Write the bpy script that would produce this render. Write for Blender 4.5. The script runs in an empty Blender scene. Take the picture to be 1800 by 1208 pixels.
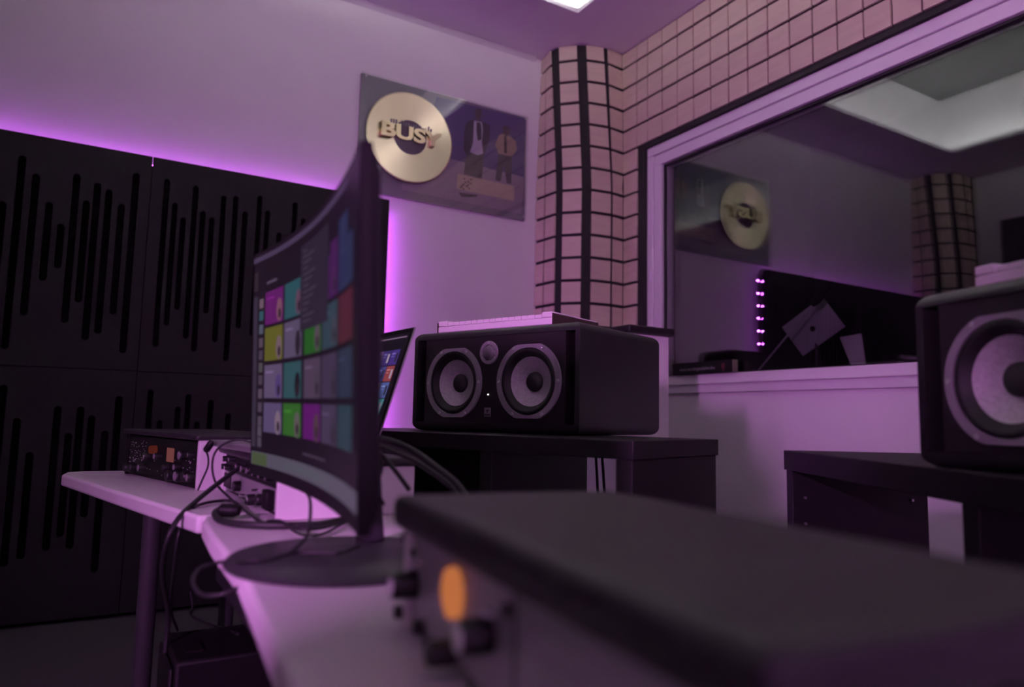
import bpy, bmesh, math, random
import numpy as np
from mathutils import Matrix, Vector
random.seed(7)
D = bpy.data
SC = bpy.context.scene
COL = SC.collection
PI = math.pi
HC = 0.92                      # height of the camera above the floor

# ------------------------------------------------------------------ camera
FPX, YAW, TILT, ROLL = 1265.13, math.radians(59.2934), math.radians(5.9915), math.radians(1.2356)
_f = np.array([math.cos(TILT)*math.cos(YAW), math.cos(TILT)*math.sin(YAW), math.sin(TILT)])
_r = np.array([math.sin(YAW), -math.cos(YAW), 0.0])
_u = np.cross(_r, _f)
RGT = _r*math.cos(ROLL) + _u*math.sin(ROLL)
UPV = np.cross(RGT, _f)
cam_d = D.cameras.new('camera'); cam = D.objects.new('camera', cam_d); COL.objects.link(cam)
cam.matrix_world = Matrix(((RGT[0], UPV[0], -_f[0], 0), (RGT[1], UPV[1], -_f[1], 0), (RGT[2], UPV[2], -_f[2], HC), (0, 0, 0, 1)))
cam_d.sensor_width = 36; cam_d.lens = FPX/1800*36; cam_d.clip_start = 0.02
cam_d.dof.use_dof = True; cam_d.dof.focus_distance = 2.0; cam_d.dof.aperture_fstop = 2.6
SC.camera = cam
SC.view_settings.view_transform = 'Standard'; SC.view_settings.look = 'None'
SC.view_settings.gamma = 1; SC.view_settings.use_curve_mapping = False
SC.view_settings.exposure = 1.12
SC.cycles.max_bounces = 10; SC.cycles.diffuse_bounces = 5; SC.cycles.glossy_bounces = 5
SC.cycles.transparent_max_bounces = 12
SC.cycles.caustics_reflective = False; SC.cycles.caustics_refractive = False
SC.cycles.sample_clamp_indirect = 4.0
SC.cycles.use_denoising = True

def ray(px, py):
    return RGT*((px-900)/FPX) - UPV*((py-604)/FPX) + _f
def at_z(px, py, z):           # point seen at a pixel on a level z (above the floor)
    d = ray(px, py); d = d*((z-HC)/d[2]); return Vector((d[0], d[1], z))
def at_y(px, py, y):
    d = ray(px, py); d = d*(y/d[1]); return Vector((d[0], y, d[2]+HC))
def at_d(px, py, dep):         # at a distance along the view axis
    d = ray(px, py)*dep; return Vector((d[0], d[1], d[2]+HC))
def on_front(px, py, org, yaw):   # (u, height) on an upright plane
    a = np.array([math.cos(yaw), math.sin(yaw)]); n = np.array([a[1], -a[0]])
    d = ray(px, py); o = np.array(org[:2]); t = (n@o)/(n@d[:2]); P = d*t
    return float((P[:2]-o)@a), float(P[2]+HC)

# ------------------------------------------------------------------ materials
def srgb(r, g, b):
    def f(c):
        c /= 255.0
        return c/12.92 if c <= 0.04045 else ((c+0.055)/1.055)**2.4
    return (f(r), f(g), f(b), 1)
def mat(name, col, rough=0.5, metal=0.0, var=0.08, scale=18.0, bump=0.0, bscale=220.0, spec=0.5, aniso=0.0, coat=0.0, stretch=None):
    m = D.materials.new(name); m.use_nodes = True
    nt = m.node_tree; b = nt.nodes['Principled BSDF']
    b.inputs['Roughness'].default_value = rough; b.inputs['Metallic'].default_value = metal
    b.inputs['Specular IOR Level'].default_value = spec
    b.inputs['Coat Weight'].default_value = coat
    tc = nt.nodes.new('ShaderNodeTexCoord'); vec = tc.outputs['Object']
    if stretch:
        mp = nt.nodes.new('ShaderNodeMapping'); mp.inputs['Scale'].default_value = stretch
        nt.links.new(vec, mp.inputs['Vector']); vec = mp.outputs['Vector']
    n = nt.nodes.new('ShaderNodeTexNoise'); n.inputs['Scale'].default_value = scale; n.inputs['Detail'].default_value = 4
    nt.links.new(vec, n.inputs['Vector'])
    mx = nt.nodes.new('ShaderNodeMix'); mx.data_type = 'RGBA'
    c = Vector(col[:3])
    mx.inputs[6].default_value = (*(c*(1-var)), 1); mx.inputs[7].default_value = (*[min(1, v) for v in c*(1+var)], 1)
    nt.links.new(n.outputs['Fac'], mx.inputs[0]); nt.links.new(mx.outputs[2], b.inputs['Base Color'])
    if bump:
        n2 = nt.nodes.new('ShaderNodeTexNoise'); n2.inputs['Scale'].default_value = bscale
        nt.links.new(vec, n2.inputs['Vector'])
        bp = nt.nodes.new('ShaderNodeBump'); bp.inputs['Strength'].default_value = bump; bp.inputs['Distance'].default_value = 0.002
        nt.links.new(n2.outputs['Fac'], bp.inputs['Height']); nt.links.new(bp.outputs['Normal'], b.inputs['Normal'])
    return m
def emit(name, col, s):
    m = D.materials.new(name); m.use_nodes = True; nt = m.node_tree
    nt.nodes.remove(nt.nodes['Principled BSDF'])
    e = nt.nodes.new('ShaderNodeEmission'); e.inputs['Color'].default_value = (*col[:3], 1); e.inputs['Strength'].default_value = s
    nt.links.new(e.outputs[0], nt.nodes['Material Output'].inputs[0]); return m
_scr = {}
def screen_mat(rgb, k=1.0):
    key = (rgb, k)
    if key not in _scr:
        c = srgb(*rgb); m = D.materials.new('display_pixels'); m.use_nodes = True; b = m.node_tree.nodes['Principled BSDF']
        b.inputs['Base Color'].default_value = (0.004, 0.004, 0.005, 1); b.inputs['Roughness'].default_value = 0.35
        b.inputs['Emission Color'].default_value = c; b.inputs['Emission Strength'].default_value = k*0.31; b.inputs['Specular IOR Level'].default_value = 0.3
        _scr[key] = m
    return _scr[key]

PURPLE = (0.60, 0.085, 0.90)
M = dict(
    wall=mat('white_wall_paint', (0.78, 0.76, 0.78), 0.75, var=0.03, scale=6, bump=0.05),
    ceil=mat('ceiling_paint', (0.72, 0.70, 0.74), 0.8, var=0.03, scale=5, bump=0.05),
    soffit=mat('soffit_shade_tone', (0.05, 0.047, 0.052), 0.8, var=0.05),  # dark tone stands in for the shade at the tray top
    floor=mat('grey_carpet', (0.085, 0.08, 0.09), 0.95, var=0.3, scale=160, bump=0.5, bscale=500),
    booth=mat('dark_booth_wall', (0.012, 0.011, 0.013), 0.9),
    panel=mat('black_acoustic_board', (0.018, 0.0145, 0.019), 0.7, var=0.25, scale=60, bump=0.12, spec=0.2),
    slotb=mat('black_slot_lining', (0.003, 0.0025, 0.003), 0.95, spec=0.05),
    foam=mat('black_backing_foam', (0.018, 0.016, 0.018), 0.9, bump=0.3),
    tile=mat('plywood_tile', (0.60, 0.505, 0.395), 0.6, var=0.14, scale=5, stretch=(1, 1, 7), bump=0.05),
    frame=mat('white_window_frame', (0.78, 0.74, 0.79), 0.35, var=0.02),
    gasket=mat('dark_gasket', (0.02, 0.018, 0.022), 0.6),
    black=mat('black_laminate', (0.012, 0.0095, 0.012), 0.45, spec=0.35, var=0.2, scale=4, stretch=(1, 14, 14)),
    spk=mat('black_speaker_lacquer', (0.016, 0.014, 0.017), 0.38, var=0.1, bump=0.05),
    baffle=mat('black_baffle', (0.014, 0.009, 0.013), 0.45, var=0.1),
    void=mat('black_port', (0.003, 0.003, 0.003), 0.9),
    ring=mat('grey_driver_frame', (0.34, 0.31, 0.345), 0.42, metal=0.2),
    rubber=mat('black_rubber', (0.014, 0.013, 0.014), 0.55),
    cap=mat('black_dust_cap', (0.03, 0.027, 0.03), 0.6),
    cone=mat('woven_glass_cone', (0.62, 0.57, 0.62), 0.38, metal=0.2, var=0.35, scale=170, bump=0.25, bscale=300),
    grille=mat('tweeter_mesh', (0.42, 0.39, 0.42), 0.4, metal=0.6),
    screw=mat('steel_screw', (0.55, 0.53, 0.56), 0.3, metal=1.0),
    desk=mat('white_desk_laminate', (0.76, 0.72, 0.74), 0.42, var=0.02),
    leg=mat('grey_steel_leg', (0.045, 0.042, 0.048), 0.5, metal=0.0, spec=0.3),
    rail=mat('dark_metal_rail', (0.05, 0.045, 0.055), 0.4, metal=0.7),
    rwhite=mat('white_rack_side', (0.76, 0.70, 0.74), 0.5, var=0.03),
    lid=mat('black_vinyl_lid', (0.023, 0.0185, 0.024), 0.47, spec=0.4, var=0.2, bump=0.2, bscale=300),
    silver=mat('brushed_silver_panel', (0.42, 0.39, 0.42), 0.42, metal=0.55, stretch=(1, 40, 40), var=0.12),
    gblack=mat('black_faceplate', (0.006, 0.006, 0.0065), 0.5, spec=0.25),
    chrome=mat('chrome', (0.75, 0.73, 0.76), 0.18, metal=1.0),
    knob=mat('black_knob', (0.010, 0.010, 0.011), 0.4),
    mon=mat('black_monitor_plastic', (0.008, 0.0075, 0.009), 0.5, var=0.05, spec=0.25),
    stand=mat('black_stand_plastic', (0.028, 0.025, 0.032), 0.42, var=0.05),
    alu=mat('silver_aluminium', (0.52, 0.50, 0.53), 0.38, metal=0.8, var=0.03),
    dark=mat('dark_plastic', (0.007, 0.006, 0.007), 0.5, spec=0.2),
    kwhite=mat('white_keyboard_plastic', (0.80, 0.74, 0.78), 0.4, var=0.02),
    kside=mat('brown_wood_end', (0.055, 0.035, 0.03), 0.5, var=0.25, stretch=(1, 1, 8)),
    cable=mat('black_cable_rubber', (0.012, 0.011, 0.013), 0.5),
    card=mat('brown_card', (0.12, 0.09, 0.085), 0.7),
    ink=mat('pale_ink', (0.62, 0.60, 0.63), 0.6),
    red=mat('red_ink', (0.10, 0.010, 0.016), 0.6),
    pgrey=mat('print_grey', (0.20, 0.19, 0.22), 0.5, var=0.12),
    pblue=mat('print_violet_backdrop', (0.085, 0.06, 0.19), 0.5, var=0.15, scale=4),
    pfloor=mat('print_mauve_floor', (0.30, 0.25, 0.30), 0.5, var=0.1),
    psuit=mat('print_dark_suit', (0.030, 0.025, 0.035), 0.5),
    ptrouser=mat('print_grey_trousers', (0.060, 0.050, 0.068), 0.5),
    pshirt=mat('print_white_shirt', (0.52, 0.48, 0.58), 0.5),
    ptan=mat('print_tan_shirt', (0.33, 0.23, 0.18), 0.5),
    pskin=mat('print_brown_skin', (0.075, 0.045, 0.045), 0.5),
    plabel=mat('print_cream_label', (0.50, 0.42, 0.30), 0.45, var=0.08),
    gold2=mat('bronze_gold_letters', (0.60, 0.50, 0.32), 0.25, metal=1.0, var=0.1),
    plum=mat('record_label_plum', (0.10, 0.075, 0.105), 0.5),
    led=emit('violet_led', PURPLE, 190.0),
    ledline=emit('violet_light_line', PURPLE, 17.0),
    ledtape=mat('led_tape', (0.10, 0.08, 0.10), 0.6),
    lamp=emit('violet_lamp_glow', (0.66, 0.22, 0.72), 700.0),
    cove=emit('white_led_cove', (1.0, 1.0, 0.94), 106.0),
    vu=emit('warm_meter_glow', (1.0, 0.30, 0.10), 0.22),
    vu2=emit('pink_meter_glow', (0.9, 0.26, 0.27), 0.075),
    lampred=emit('red_lamp_glow', (0.9, 0.15, 0.12), 0.035),
    dot=emit('white_power_light', (1, 1, 1), 3.0),
    standgrey=mat('grey_stand_metal', (0.42, 0.38, 0.43), 0.5),
    dim=mat('dull_grey_print', (0.22, 0.20, 0.22), 0.5),
    pic=mat('dark_picture_print', (0.03, 0.027, 0.035), 0.3),
)
# gold disc: circular brushed metal
def gold_disc_mat():
    m = mat('gold_record_metal', (0.76, 0.68, 0.47), 0.24, metal=1.0, var=0.05)
    nt = m.node_tree; b = nt.nodes['Principled BSDF']
    tg = nt.nodes.new('ShaderNodeTangent'); tg.direction_type = 'RADIAL'; tg.axis = 'Z'
    nt.links.new(tg.outputs[0], b.inputs['Tangent']); b.inputs['Anisotropic'].default_value = 0.9; b.inputs['Anisotropic Rotation'].default_value = 0.25
    tc = nt.nodes.new('ShaderNodeTexCoord'); ln = nt.nodes.new('ShaderNodeVectorMath'); ln.operation = 'LENGTH'
    nt.links.new(tc.outputs['Object'], ln.inputs[0])
    w = nt.nodes.new('ShaderNodeMath'); w.operation = 'SINE'; k = nt.nodes.new('ShaderNodeMath'); k.operation = 'MULTIPLY'
    k.inputs[1].default_value = 1900.0; nt.links.new(ln.outputs['Value'], k.inputs[0]); nt.links.new(k.outputs[0], w.inputs[0])
    bp = nt.nodes.new('ShaderNodeBump'); bp.inputs['Strength'].default_value = 0.05; bp.inputs['Distance'].default_value = 0.0005
    nt.links.new(w.outputs[0], bp.inputs['Height']); nt.links.new(bp.outputs[0], b.inputs['Normal'])
    return m
M['gold'] = gold_disc_mat()
def glass_mat(name, tint, n_glass=1.5):
    m = D.materials.new(name); m.use_nodes = True; nt = m.node_tree
    nt.nodes.remove(nt.nodes['Principled BSDF'])
    tr = nt.nodes.new('ShaderNodeBsdfTransparent'); tr.inputs[0].default_value = (*tint, 1)
    gl = nt.nodes.new('ShaderNodeBsdfGlossy'); gl.inputs['Roughness'].default_value = 0.0
    ge = nt.nodes.new('ShaderNodeNewGeometry')
    ior = nt.nodes.new('ShaderNodeMix'); ior.data_type = 'FLOAT'; ior.inputs[2].default_value = n_glass; ior.inputs[3].default_value = 1/n_glass
    nt.links.new(ge.outputs['Backfacing'], ior.inputs[0])
    fr = nt.nodes.new('ShaderNodeFresnel'); nt.links.new(ior.outputs[0], fr.inputs['IOR'])
    ms = nt.nodes.new('ShaderNodeMixShader'); nt.links.new(fr.outputs[0], ms.inputs[0])
    nt.links.new(tr.outputs[0], ms.inputs[1]); nt.links.new(gl.outputs[0], ms.inputs[2])
    nt.links.new(ms.outputs[0], nt.nodes['Material Output'].inputs[0]); return m
M['glass'] = glass_mat('window_glass', (0.92, 0.93, 0.93), 1.85)
M['acrylic'] = glass_mat('clear_acrylic', (0.97, 0.97, 0.98), 1.7)

# ------------------------------------------------------------------ mesh helpers
class MB:
    def __init__(s): s.bm = bmesh.new(); s.mi = 0
    def _tag(s, faces):
        for f in faces: f.material_index = s.mi
    def box(s, x0, x1, y0, y1, z0, z1, mtx=None):
        vs = [s.bm.verts.new((x, y, z)) for x in (x0, x1) for y in (y0, y1) for z in (z0, z1)]
        idx = [(0, 1, 3, 2), (4, 6, 7, 5), (0, 4, 5, 1), (2, 3, 7, 6), (0, 2, 6, 4), (1, 5, 7, 3)]
        s._tag([s.bm.faces.new([vs[i] for i in q]) for q in idx])
        if mtx: 
            for v in vs: v.co = mtx @ v.co
        return s
    def prism(s, pts, z0, z1, mtx=None):       # polygon in xy extruded in z
        b = [s.bm.verts.new((p[0], p[1], z0)) for p in pts]; t = [s.bm.verts.new((p[0], p[1], z1)) for p in pts]
        n = len(pts); fs = [s.bm.faces.new(b[::-1]), s.bm.faces.new(t)]
        for i in range(n): fs.append(s.bm.faces.new((b[i], b[(i+1) % n], t[(i+1) % n], t[i])))
        s._tag(fs)
        if mtx:
            for v in b+t: v.co = mtx @ v.co
        return s
    def poly(s, pts):
        s._tag([s.bm.faces.new([s.bm.verts.new(p) for p in pts])]); return s
    def lathe(s, prof, seg=40, mtx=None, cap0=False, cap1=False):   # profile (r, h), axis = local z
        rings = []
        for r, h in prof:
            if r < 1e-6: rings.append([s.bm.verts.new((0, 0, h))])
            else: rings.append([s.bm.verts.new((r*math.cos(2*PI*i/seg), r*math.sin(2*PI*i/seg), h)) for i in range(seg)])
        fs = []
        for a, b in zip(rings, rings[1:]):
            for i in range(seg):
                j = (i+1) % seg
                if len(a) == 1 and len(b) == 1: continue
                if len(a) == 1: fs.append(s.bm.faces.new((a[0], b[j], b[i])))
                elif len(b) == 1: fs.append(s.bm.faces.new((a[i], a[j], b[0])))
                else: fs.append(s.bm.faces.new((a[i], a[j], b[j], b[i])))
        if cap0 and len(rings[0]) > 1: fs.append(s.bm.faces.new(rings[0][::-1]))
        if cap1 and len(rings[-1]) > 1: fs.append(s.bm.faces.new(rings[-1]))
        s._tag(fs)
        if mtx:
            for rr in rings:
                for v in rr: v.co = mtx @ v.co
        return s
    def cyl(s, r, h0, h1, mtx=None, seg=28, r1=None):
        return s.lathe([(r, h0), (r if r1 is None else r1, h1)], seg, mtx, True, True)
    def tube(s, pts, r, seg=8):
        pts = smooth_path(pts); prev = None; rings = []
        for i, p in enumerate(pts):
            t = (pts[min(i+1, len(pts)-1)] - pts[max(i-1, 0)]).normalized()
            n = (Vector((0, 0, 1)) if prev is None else prev)
            n = n - t*n.dot(t)
            if n.length < 1e-4: n = t.orthogonal()
            n.normalize(); prev = n; b = t.cross(n)
            rings.append([s.bm.verts.new(p + (n*math.cos(2*PI*k/seg) + b*math.sin(2*PI*k/seg))*r) for k in range(seg)])
        fs = []
        for a, b in zip(rings, rings[1:]):
            for k in range(seg): fs.append(s.bm.faces.new((a[k], a[(k+1) % seg], b[(k+1) % seg], b[k])))
        fs.append(s.bm.faces.new(rings[0][::-1])); fs.append(s.bm.faces.new(rings[-1])); s._tag(fs)
        return s
    def build(s, name, mats, parent=None, smooth=False, bevel=0.0, seg=2, kind=None, angle=35):
        bmesh.ops.recalc_face_normals(s.bm, faces=s.bm.faces[:])
        me = D.meshes.new(name); s.bm.to_mesh(me); s.bm.free()
        for m in (mats if isinstance(mats, (list, tuple)) else [mats]): me.materials.append(m)
        return link(name, me, parent, smooth, bevel, seg, kind, angle)
def link(name, me, parent=None, smooth=False, bevel=0.0, seg=2, kind=None, angle=35):
    o = D.objects.new(name, me); COL.objects.link(o)
    if parent: o.parent = parent
    if kind: o['kind'] = kind
    if smooth or bevel:
        for p in me.polygons: p.use_smooth = True
        me.set_sharp_from_angle(angle=math.radians(angle))
    if bevel:
        b = o.modifiers.new('edge', 'BEVEL'); b.width = bevel; b.segments = seg; b.limit_method = 'ANGLE'; b.angle_limit = math.radians(40)
        b.harden_normals = False
    return o
def smooth_path(pts, n=10):
    pts = [Vector(p) for p in pts]
    if len(pts) < 3: return pts
    P = [pts[0]*2-pts[1]] + pts + [pts[-1]*2-pts[-2]]; out = []
    for i in range(1, len(P)-2):
        a, b, c, d = P[i-1:i+3]
        for k in range(n):
            t = k/n
            out.append(0.5*((2*b) + (c-a)*t + (2*a-5*b+4*c-d)*t*t + (3*b-a-3*c+d)*t**3))
    out.append(pts[-1]); return out
def thing(name, label, cat, loc=(0, 0, 0), rotz=0.0, group=None):
    o = D.objects.new(name, None); COL.objects.link(o); o.empty_display_size = 0.05
    o.location = loc; o.rotation_euler = (0, 0, rotz); return tag(o, label, cat, group)
def tag(o, label, cat, group=None):
    o['label'] = label; o['category'] = cat
    if group: o['group'] = group
    return o
def dup(root, loc, rotz, label, group=None):
    r = root.copy(); COL.objects.link(r); r.location = loc; r.rotation_euler = (0, 0, rotz); r['label'] = label
    if group: r['group'] = group
    for ch in list(root.children):
        c = ch.copy(); COL.objects.link(c); c.parent = r
        for g in list(ch.children):
            d = g.copy(); COL.objects.link(d); d.parent = c
    return r
FACE = Matrix.Rotation(-PI/2, 4, 'X')        # lathe axis z -> +y  (towards the viewer of a front plane)
def T(x, y, z): return Matrix.Translation((x, y, z))
def text_mesh(body, size, depth, bold=0.0, xs=1.0, align='CENTER', res=6):
    c = D.curves.new('lettering', 'FONT'); c.body = body; c.size = size; c.extrude = depth; c.offset = bold
    c.align_x = align; c.align_y = 'CENTER'; c.resolution_u = res
    o = D.objects.new('lettering', c); COL.objects.link(o)
    dg = bpy.context.evaluated_depsgraph_get(); me = D.meshes.new_from_object(o.evaluated_get(dg))
    D.objects.remove(o); D.curves.remove(c)
    for v in me.vertices: v.co.x *= xs
    return me

# ------------------------------------------------------------------ room shell
ZC = HC + 2.37              # ceiling
YW, XF, XB, YR = 3.83, 2.91, -1.24, -1.35
TX0, TX1, TY0, TY1, TZ = -0.42, 2.33, -0.85, 3.25, 0.56     # ceiling tray
MB().box(XB-0.2, 5.2, YR-0.2, YW+0.2, -0.1, 0).build('floor', M['floor'], kind='structure')
MB().box(XB-0.2, 3.1, YW, YW+0.15, 0, ZC+0.6).build('wall_left', M['wall'], kind='structure')
MB().box(XB-0.2, 3.1, YR-0.15, YR, 0, ZC+0.6).build('wall_right', M['wall'], kind='structure')
MB().box(XB-0.15, XB, YR, YW, 0, ZC+0.6).build('wall_back', M['wall'], kind='structure')
# window opening in the front wall
WY1, WY0, WZ0, WZ1 = 3.276, -1.15, HC+0.163, HC+1.673
fw = MB()
fw.box(XF, XF+0.14, YR, YW, 0, WZ0); fw.box(XF, XF+0.14, YR, YW, WZ1, ZC+0.6)
fw.box(XF, XF+0.14, WY1, YW, WZ0, WZ1); fw.box(XF, XF+0.14, YR, WY0, WZ0, WZ1)
fw.build('wall_front', M['wall'], kind='structure')
ce = MB()
ce.box(XB, TX0, YR, YW, ZC, ZC+0.03); ce.box(TX1, XF, YR, YW, ZC, ZC+0.03)
ce.box(TX0, TX1, YR, TY0, ZC, ZC+0.03); ce.box(TX0, TX1, TY1, YW, ZC, ZC+0.03)
LG = 0.15                    # ledge of the light cove
ce.box(TX0-LG, TX1+LG, TY1+LG, TY1+LG+0.03, ZC+0.03, ZC+TZ); ce.box(TX0-LG, TX1+LG, TY0-LG-0.03, TY0-LG, ZC+0.03, ZC+TZ)
ce.box(TX0-LG-0.03, TX0-LG, TY0-LG-0.03, TY1+LG+0.03, ZC+0.03, ZC+TZ); ce.box(TX1+LG, TX1+LG+0.03, TY0-LG-0.03, TY1+LG+0.03, ZC+0.03, ZC+TZ)
ce.build('ceiling', M['ceil'], kind='structure')
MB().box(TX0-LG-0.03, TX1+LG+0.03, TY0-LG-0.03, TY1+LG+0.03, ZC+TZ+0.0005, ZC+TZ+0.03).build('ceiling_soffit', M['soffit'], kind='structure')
# booth behind the glass
bt = MB()
bt.box(5.2, 5.3, YR, YW, 0, ZC); bt.box(XF+0.14, 5.2, YW, YW+0.1, 0, ZC); bt.box(XF+0.14, 5.2, YR-0.1, YR, 0, ZC); bt.box(XF+0.14, 5.2, YR, YW, ZC, ZC+0.1)
bt.build('wall_booth', M['booth'], kind='structure')
def at_x(px, py, x):
    d = ray(px, py); d = d*(x/d[0]); return Vector((x, d[1], d[2]+HC))
def booth_things():
    bx = 3.75
    c = at_x(1429, 578, bx)
    ms = thing('music_stand', 'grey music stand plate tilted in the dark booth behind the glass', 'music stand', (bx, c.y, 0))
    R = T(0, 0, c.z) @ Matrix.Rotation(math.radians(-28), 4, 'X') @ Matrix.Rotation(math.radians(-18), 4, 'Y')
    MB().box(-0.004, 0.004, -0.17, 0.16, -0.10, 0.12, R).build('plate', M['standgrey'], ms, bevel=0.003)
    MB().cyl(0.018, -0.0055, -0.0042, R @ T(0, 0.0, 0.0) @ Matrix.Rotation(PI/2, 4, 'Y'), 18).build('clamp', M['dark'], ms)
    MB().cyl(0.010, 0.12, c.z-0.02, T(0.03, 0, 0), 14).build('pole', M['leg'], ms, smooth=True)
    for k in range(3):
        MB().tube([(0.03, 0, 0.30), (0.03+0.28*math.cos(2.1*k), 0.28*math.sin(2.1*k), 0.008)], 0.008).build('leg', M['leg'], ms, smooth=True)
    a, b2 = at_x(1330, 655, bx-0.25), at_x(1428, 537, bx-0.25)
    bo = thing('microphone_stand', 'boom microphone stand with a slanting arm in the booth behind the glass', 'microphone stand', (bx-0.25, a.y+0.02, 0))
    o = Vector((bx-0.25, a.y+0.02, 0))
    MB().tube([a-o+(a-b2)*0.25, b2-o], 0.006).build('boom_arm', M['standgrey'], bo, smooth=True)
    MB().cyl(0.011, 0.02, a.z+0.02, None, 14).build('pole', M['leg'], bo, smooth=True)
    MB().cyl(0.13, 0.0005, 0.02, None, 32).build('base', M['leg'], bo, smooth=True)
    R2 = (b2-a).to_track_quat('Z', 'Y').to_matrix().to_4x4(); R2.translation = b2-o
    MB().lathe([(0.012, 0), (0.024, 0.03), (0.024, 0.12), (0.018, 0.15), (0, 0.16)], 20, R2).build('microphone', M['dark'], bo, smooth=True)
    q = at_x(1504, 620, 3.9)
    pp = thing('hanging_towel', 'pale pointed cloth hanging in the booth behind the glass, right of the music stand', 'towel', (3.9, q.y, q.z))
    MB().prism([(-0.10, 0.10), (0.04, 0.11), (0.07, -0.14), (0.0, -0.15)], -0.006, 0.006, Matrix(((0, 0, 1, 0), (-1, 0, 0, 0), (0, 1, 0, 0), (0, 0, 0, 1)))).build('cloth', M['rwhite'], pp, bevel=0.004)
    MB().cyl(0.008, -q.z+0.001, 0.115, T(0.02, -0.0, 0), 12).build('pole', M['leg'], pp, smooth=True)
    MB().cyl(0.15, -q.z+0.0005, -q.z+0.015, T(0.02, 0, 0), 28).build('base', M['leg'], pp, smooth=True)
booth_things()
# window: frame with an outer and an inner band, double glazing
w = D.objects.new('window_1', None); COL.objects.link(w); w['kind'] = 'structure'
GY1, GZ1, GZ0 = 3.161, HC+1.547, HC+0.265
GY0 = WY0+0.11
def bar_set(mb, x0, x1, ya0, ya1, yb0, yb1, za0, za1, zb0, zb1):
    # frame ring between outer rect (yb*, zb*) and inner rect (ya*, za*)
    mb.box(x0, x1, yb0, yb1, zb0, za0); mb.box(x0, x1, yb0, yb1, za1, zb1)
    mb.box(x0, x1, ya1, yb1, za0, za1); mb.box(x0, x1, yb0, ya0, za0, za1)
f1 = MB(); my, mz = 0.052, 0.058
bar_set(f1, 2.885, 3.0, WY0+my, WY1-my, WY0, WY1, WZ0+0.048, WZ1-mz, WZ0, WZ1)
f1.build('frame', M['frame'], w, bevel=0.004)
f2 = MB()
bar_set(f2, 2.893, 3.0, GY0, GY1, WY0+my+0.004, WY1-my-0.004, GZ0, GZ1, WZ0+0.052, WZ1-mz-0.004)
f2.build('inner_frame', M['frame'], w, bevel=0.004)
g = MB(); bar_set(g, 2.915, 2.929, GY0+0.012, GY1-0.012, GY0, GY1, GZ0+0.006, GZ1-0.012, GZ0, GZ1); g.build('gasket', M['gasket'], w)
MB().box(2.93, 2.936, GY0, GY1, GZ0, GZ1).build('pane', M['glass'], w)
MB().box(2.955, 2.961, GY0, GY1, GZ0, GZ1).build('pane', M['glass'], w)
MB().box(2.868, 2.90, WY0, WY1, WZ0+0.046, WZ0+0.054).build('sill_nosing', M['frame'], w, bevel=0.003)
# small cornice at the left wall
MB().prism([(0, 0), (-0.03, 0), (0, -0.03)], XB, 2.4, Matrix(((0, 0, 1, 0), (1, 0, 0, YW), (0, 1, 0, ZC), (0, 0, 0, 1)))).build('trim_1', M['ceil'], kind='structure')

# ------------------------------------------------------------------ light cove in the ceiling
cv = thing('cove_light', 'white LED strip light running round the recessed ceiling tray', 'light', (0, 0, ZC+0.03))
for (x0, x1, y0, y1) in ((TX0-0.05, TX1+0.05, TY1+0.035, TY1+0.047), (TX0-0.05, TX1+0.05, TY0-0.047, TY0-0.035),
                         (TX0-0.047, TX0-0.035, TY0-0.035, TY1+0.035), (TX1+0.035, TX1+0.047, TY0-0.035, TY1+0.035)):
    MB().box(x0, x1, y0, y1, 0.0, 0.006).build('light_strip', M['cove'], cv)

# ------------------------------------------------------------------ slotted acoustic panels on the left wall
PY = 3.73; ZP2, ZP1 = HC+1.205, HC+0.182
def panel_px(x, y, org, s):  # crop pixel -> (X, Z) on the panel face
    p = at_y(org[0]+x/s, org[1]+y/s, PY); return p.x, p.z
up = {0: [], 1: []}
C1, S1 = (0, 200), 2.4156
for L in (((12, 372), (-8, 690), 26), ((97, 178), (25, 1000), 30), ((155, 255), (105, 857), 28), ((210, 375), (184, 710), 28), ((260, 468), (246, 657), 24),
          ((328, 255), (280, 888), 24), ((368, 368), (337, 802), 20), ((416, 293), (367, 962), 22), ((465, 322), (418, 935), 25), ((517, 382), (482, 853), 25), ((580, 253), (521, 1017), 23)):
    up[0].append((panel_px(*L[0], C1, S1), panel_px(*L[1], C1, S1)))
for L in (((711, 277), (656, 990)), ((744, 378), (703, 900)), ((779, 440), (749, 833)), ((833, 306), (782, 955)), ((863, 413), (818, 1010)), ((901, 440), (869, 848)),
          ((952, 348), (906, 970)), ((1003, 350), (951, 1050)), ((1042, 415), (1007, 912))):
    up[1].append((panel_px(*L[0], C1, S1), panel_px(*L[1], C1, S1)))
for (x, y), ln in (((457.4, 344), .72), ((471, 370), .5), ((491, 409), .42), ((519.4, 355), .66), ((534, 383.6), .5), ((560, 372), .6), ((585, 400), .42), ((612, 385), .55), ((640, 372), .6), ((662, 375), .62)):
    p = at_y(x, y, PY); up[1].append(((p.x, p.z), (p.x, p.z-ln)))
lo = {0: [], 1: []}
for k, L in ((0, ((25, 305), (120, 540), (210, 780), (408, 455), (482, 645), (570, 458), (647, 522), (740, 630), (840, 385))),
             (1, ((1062, 340), (1125, 555), (1253, 460), (1327, 372), (1387, 565), (1485, 412), (1605, 508)))):
    for i, q in enumerate(L):
        X, Z = panel_px(*q, (0, 600), 4.0); lo[k].append(((X, Z), (X, Z-(0.62 if i % 2 else 0.45))))
for X, Z in ((0.87, 1.0), (0.97, 0.93), (1.07, 0.98), (1.17, 0.88), (1.28, 0.96)): lo[1].append(((X, Z), (X, Z-0.5)))
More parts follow.
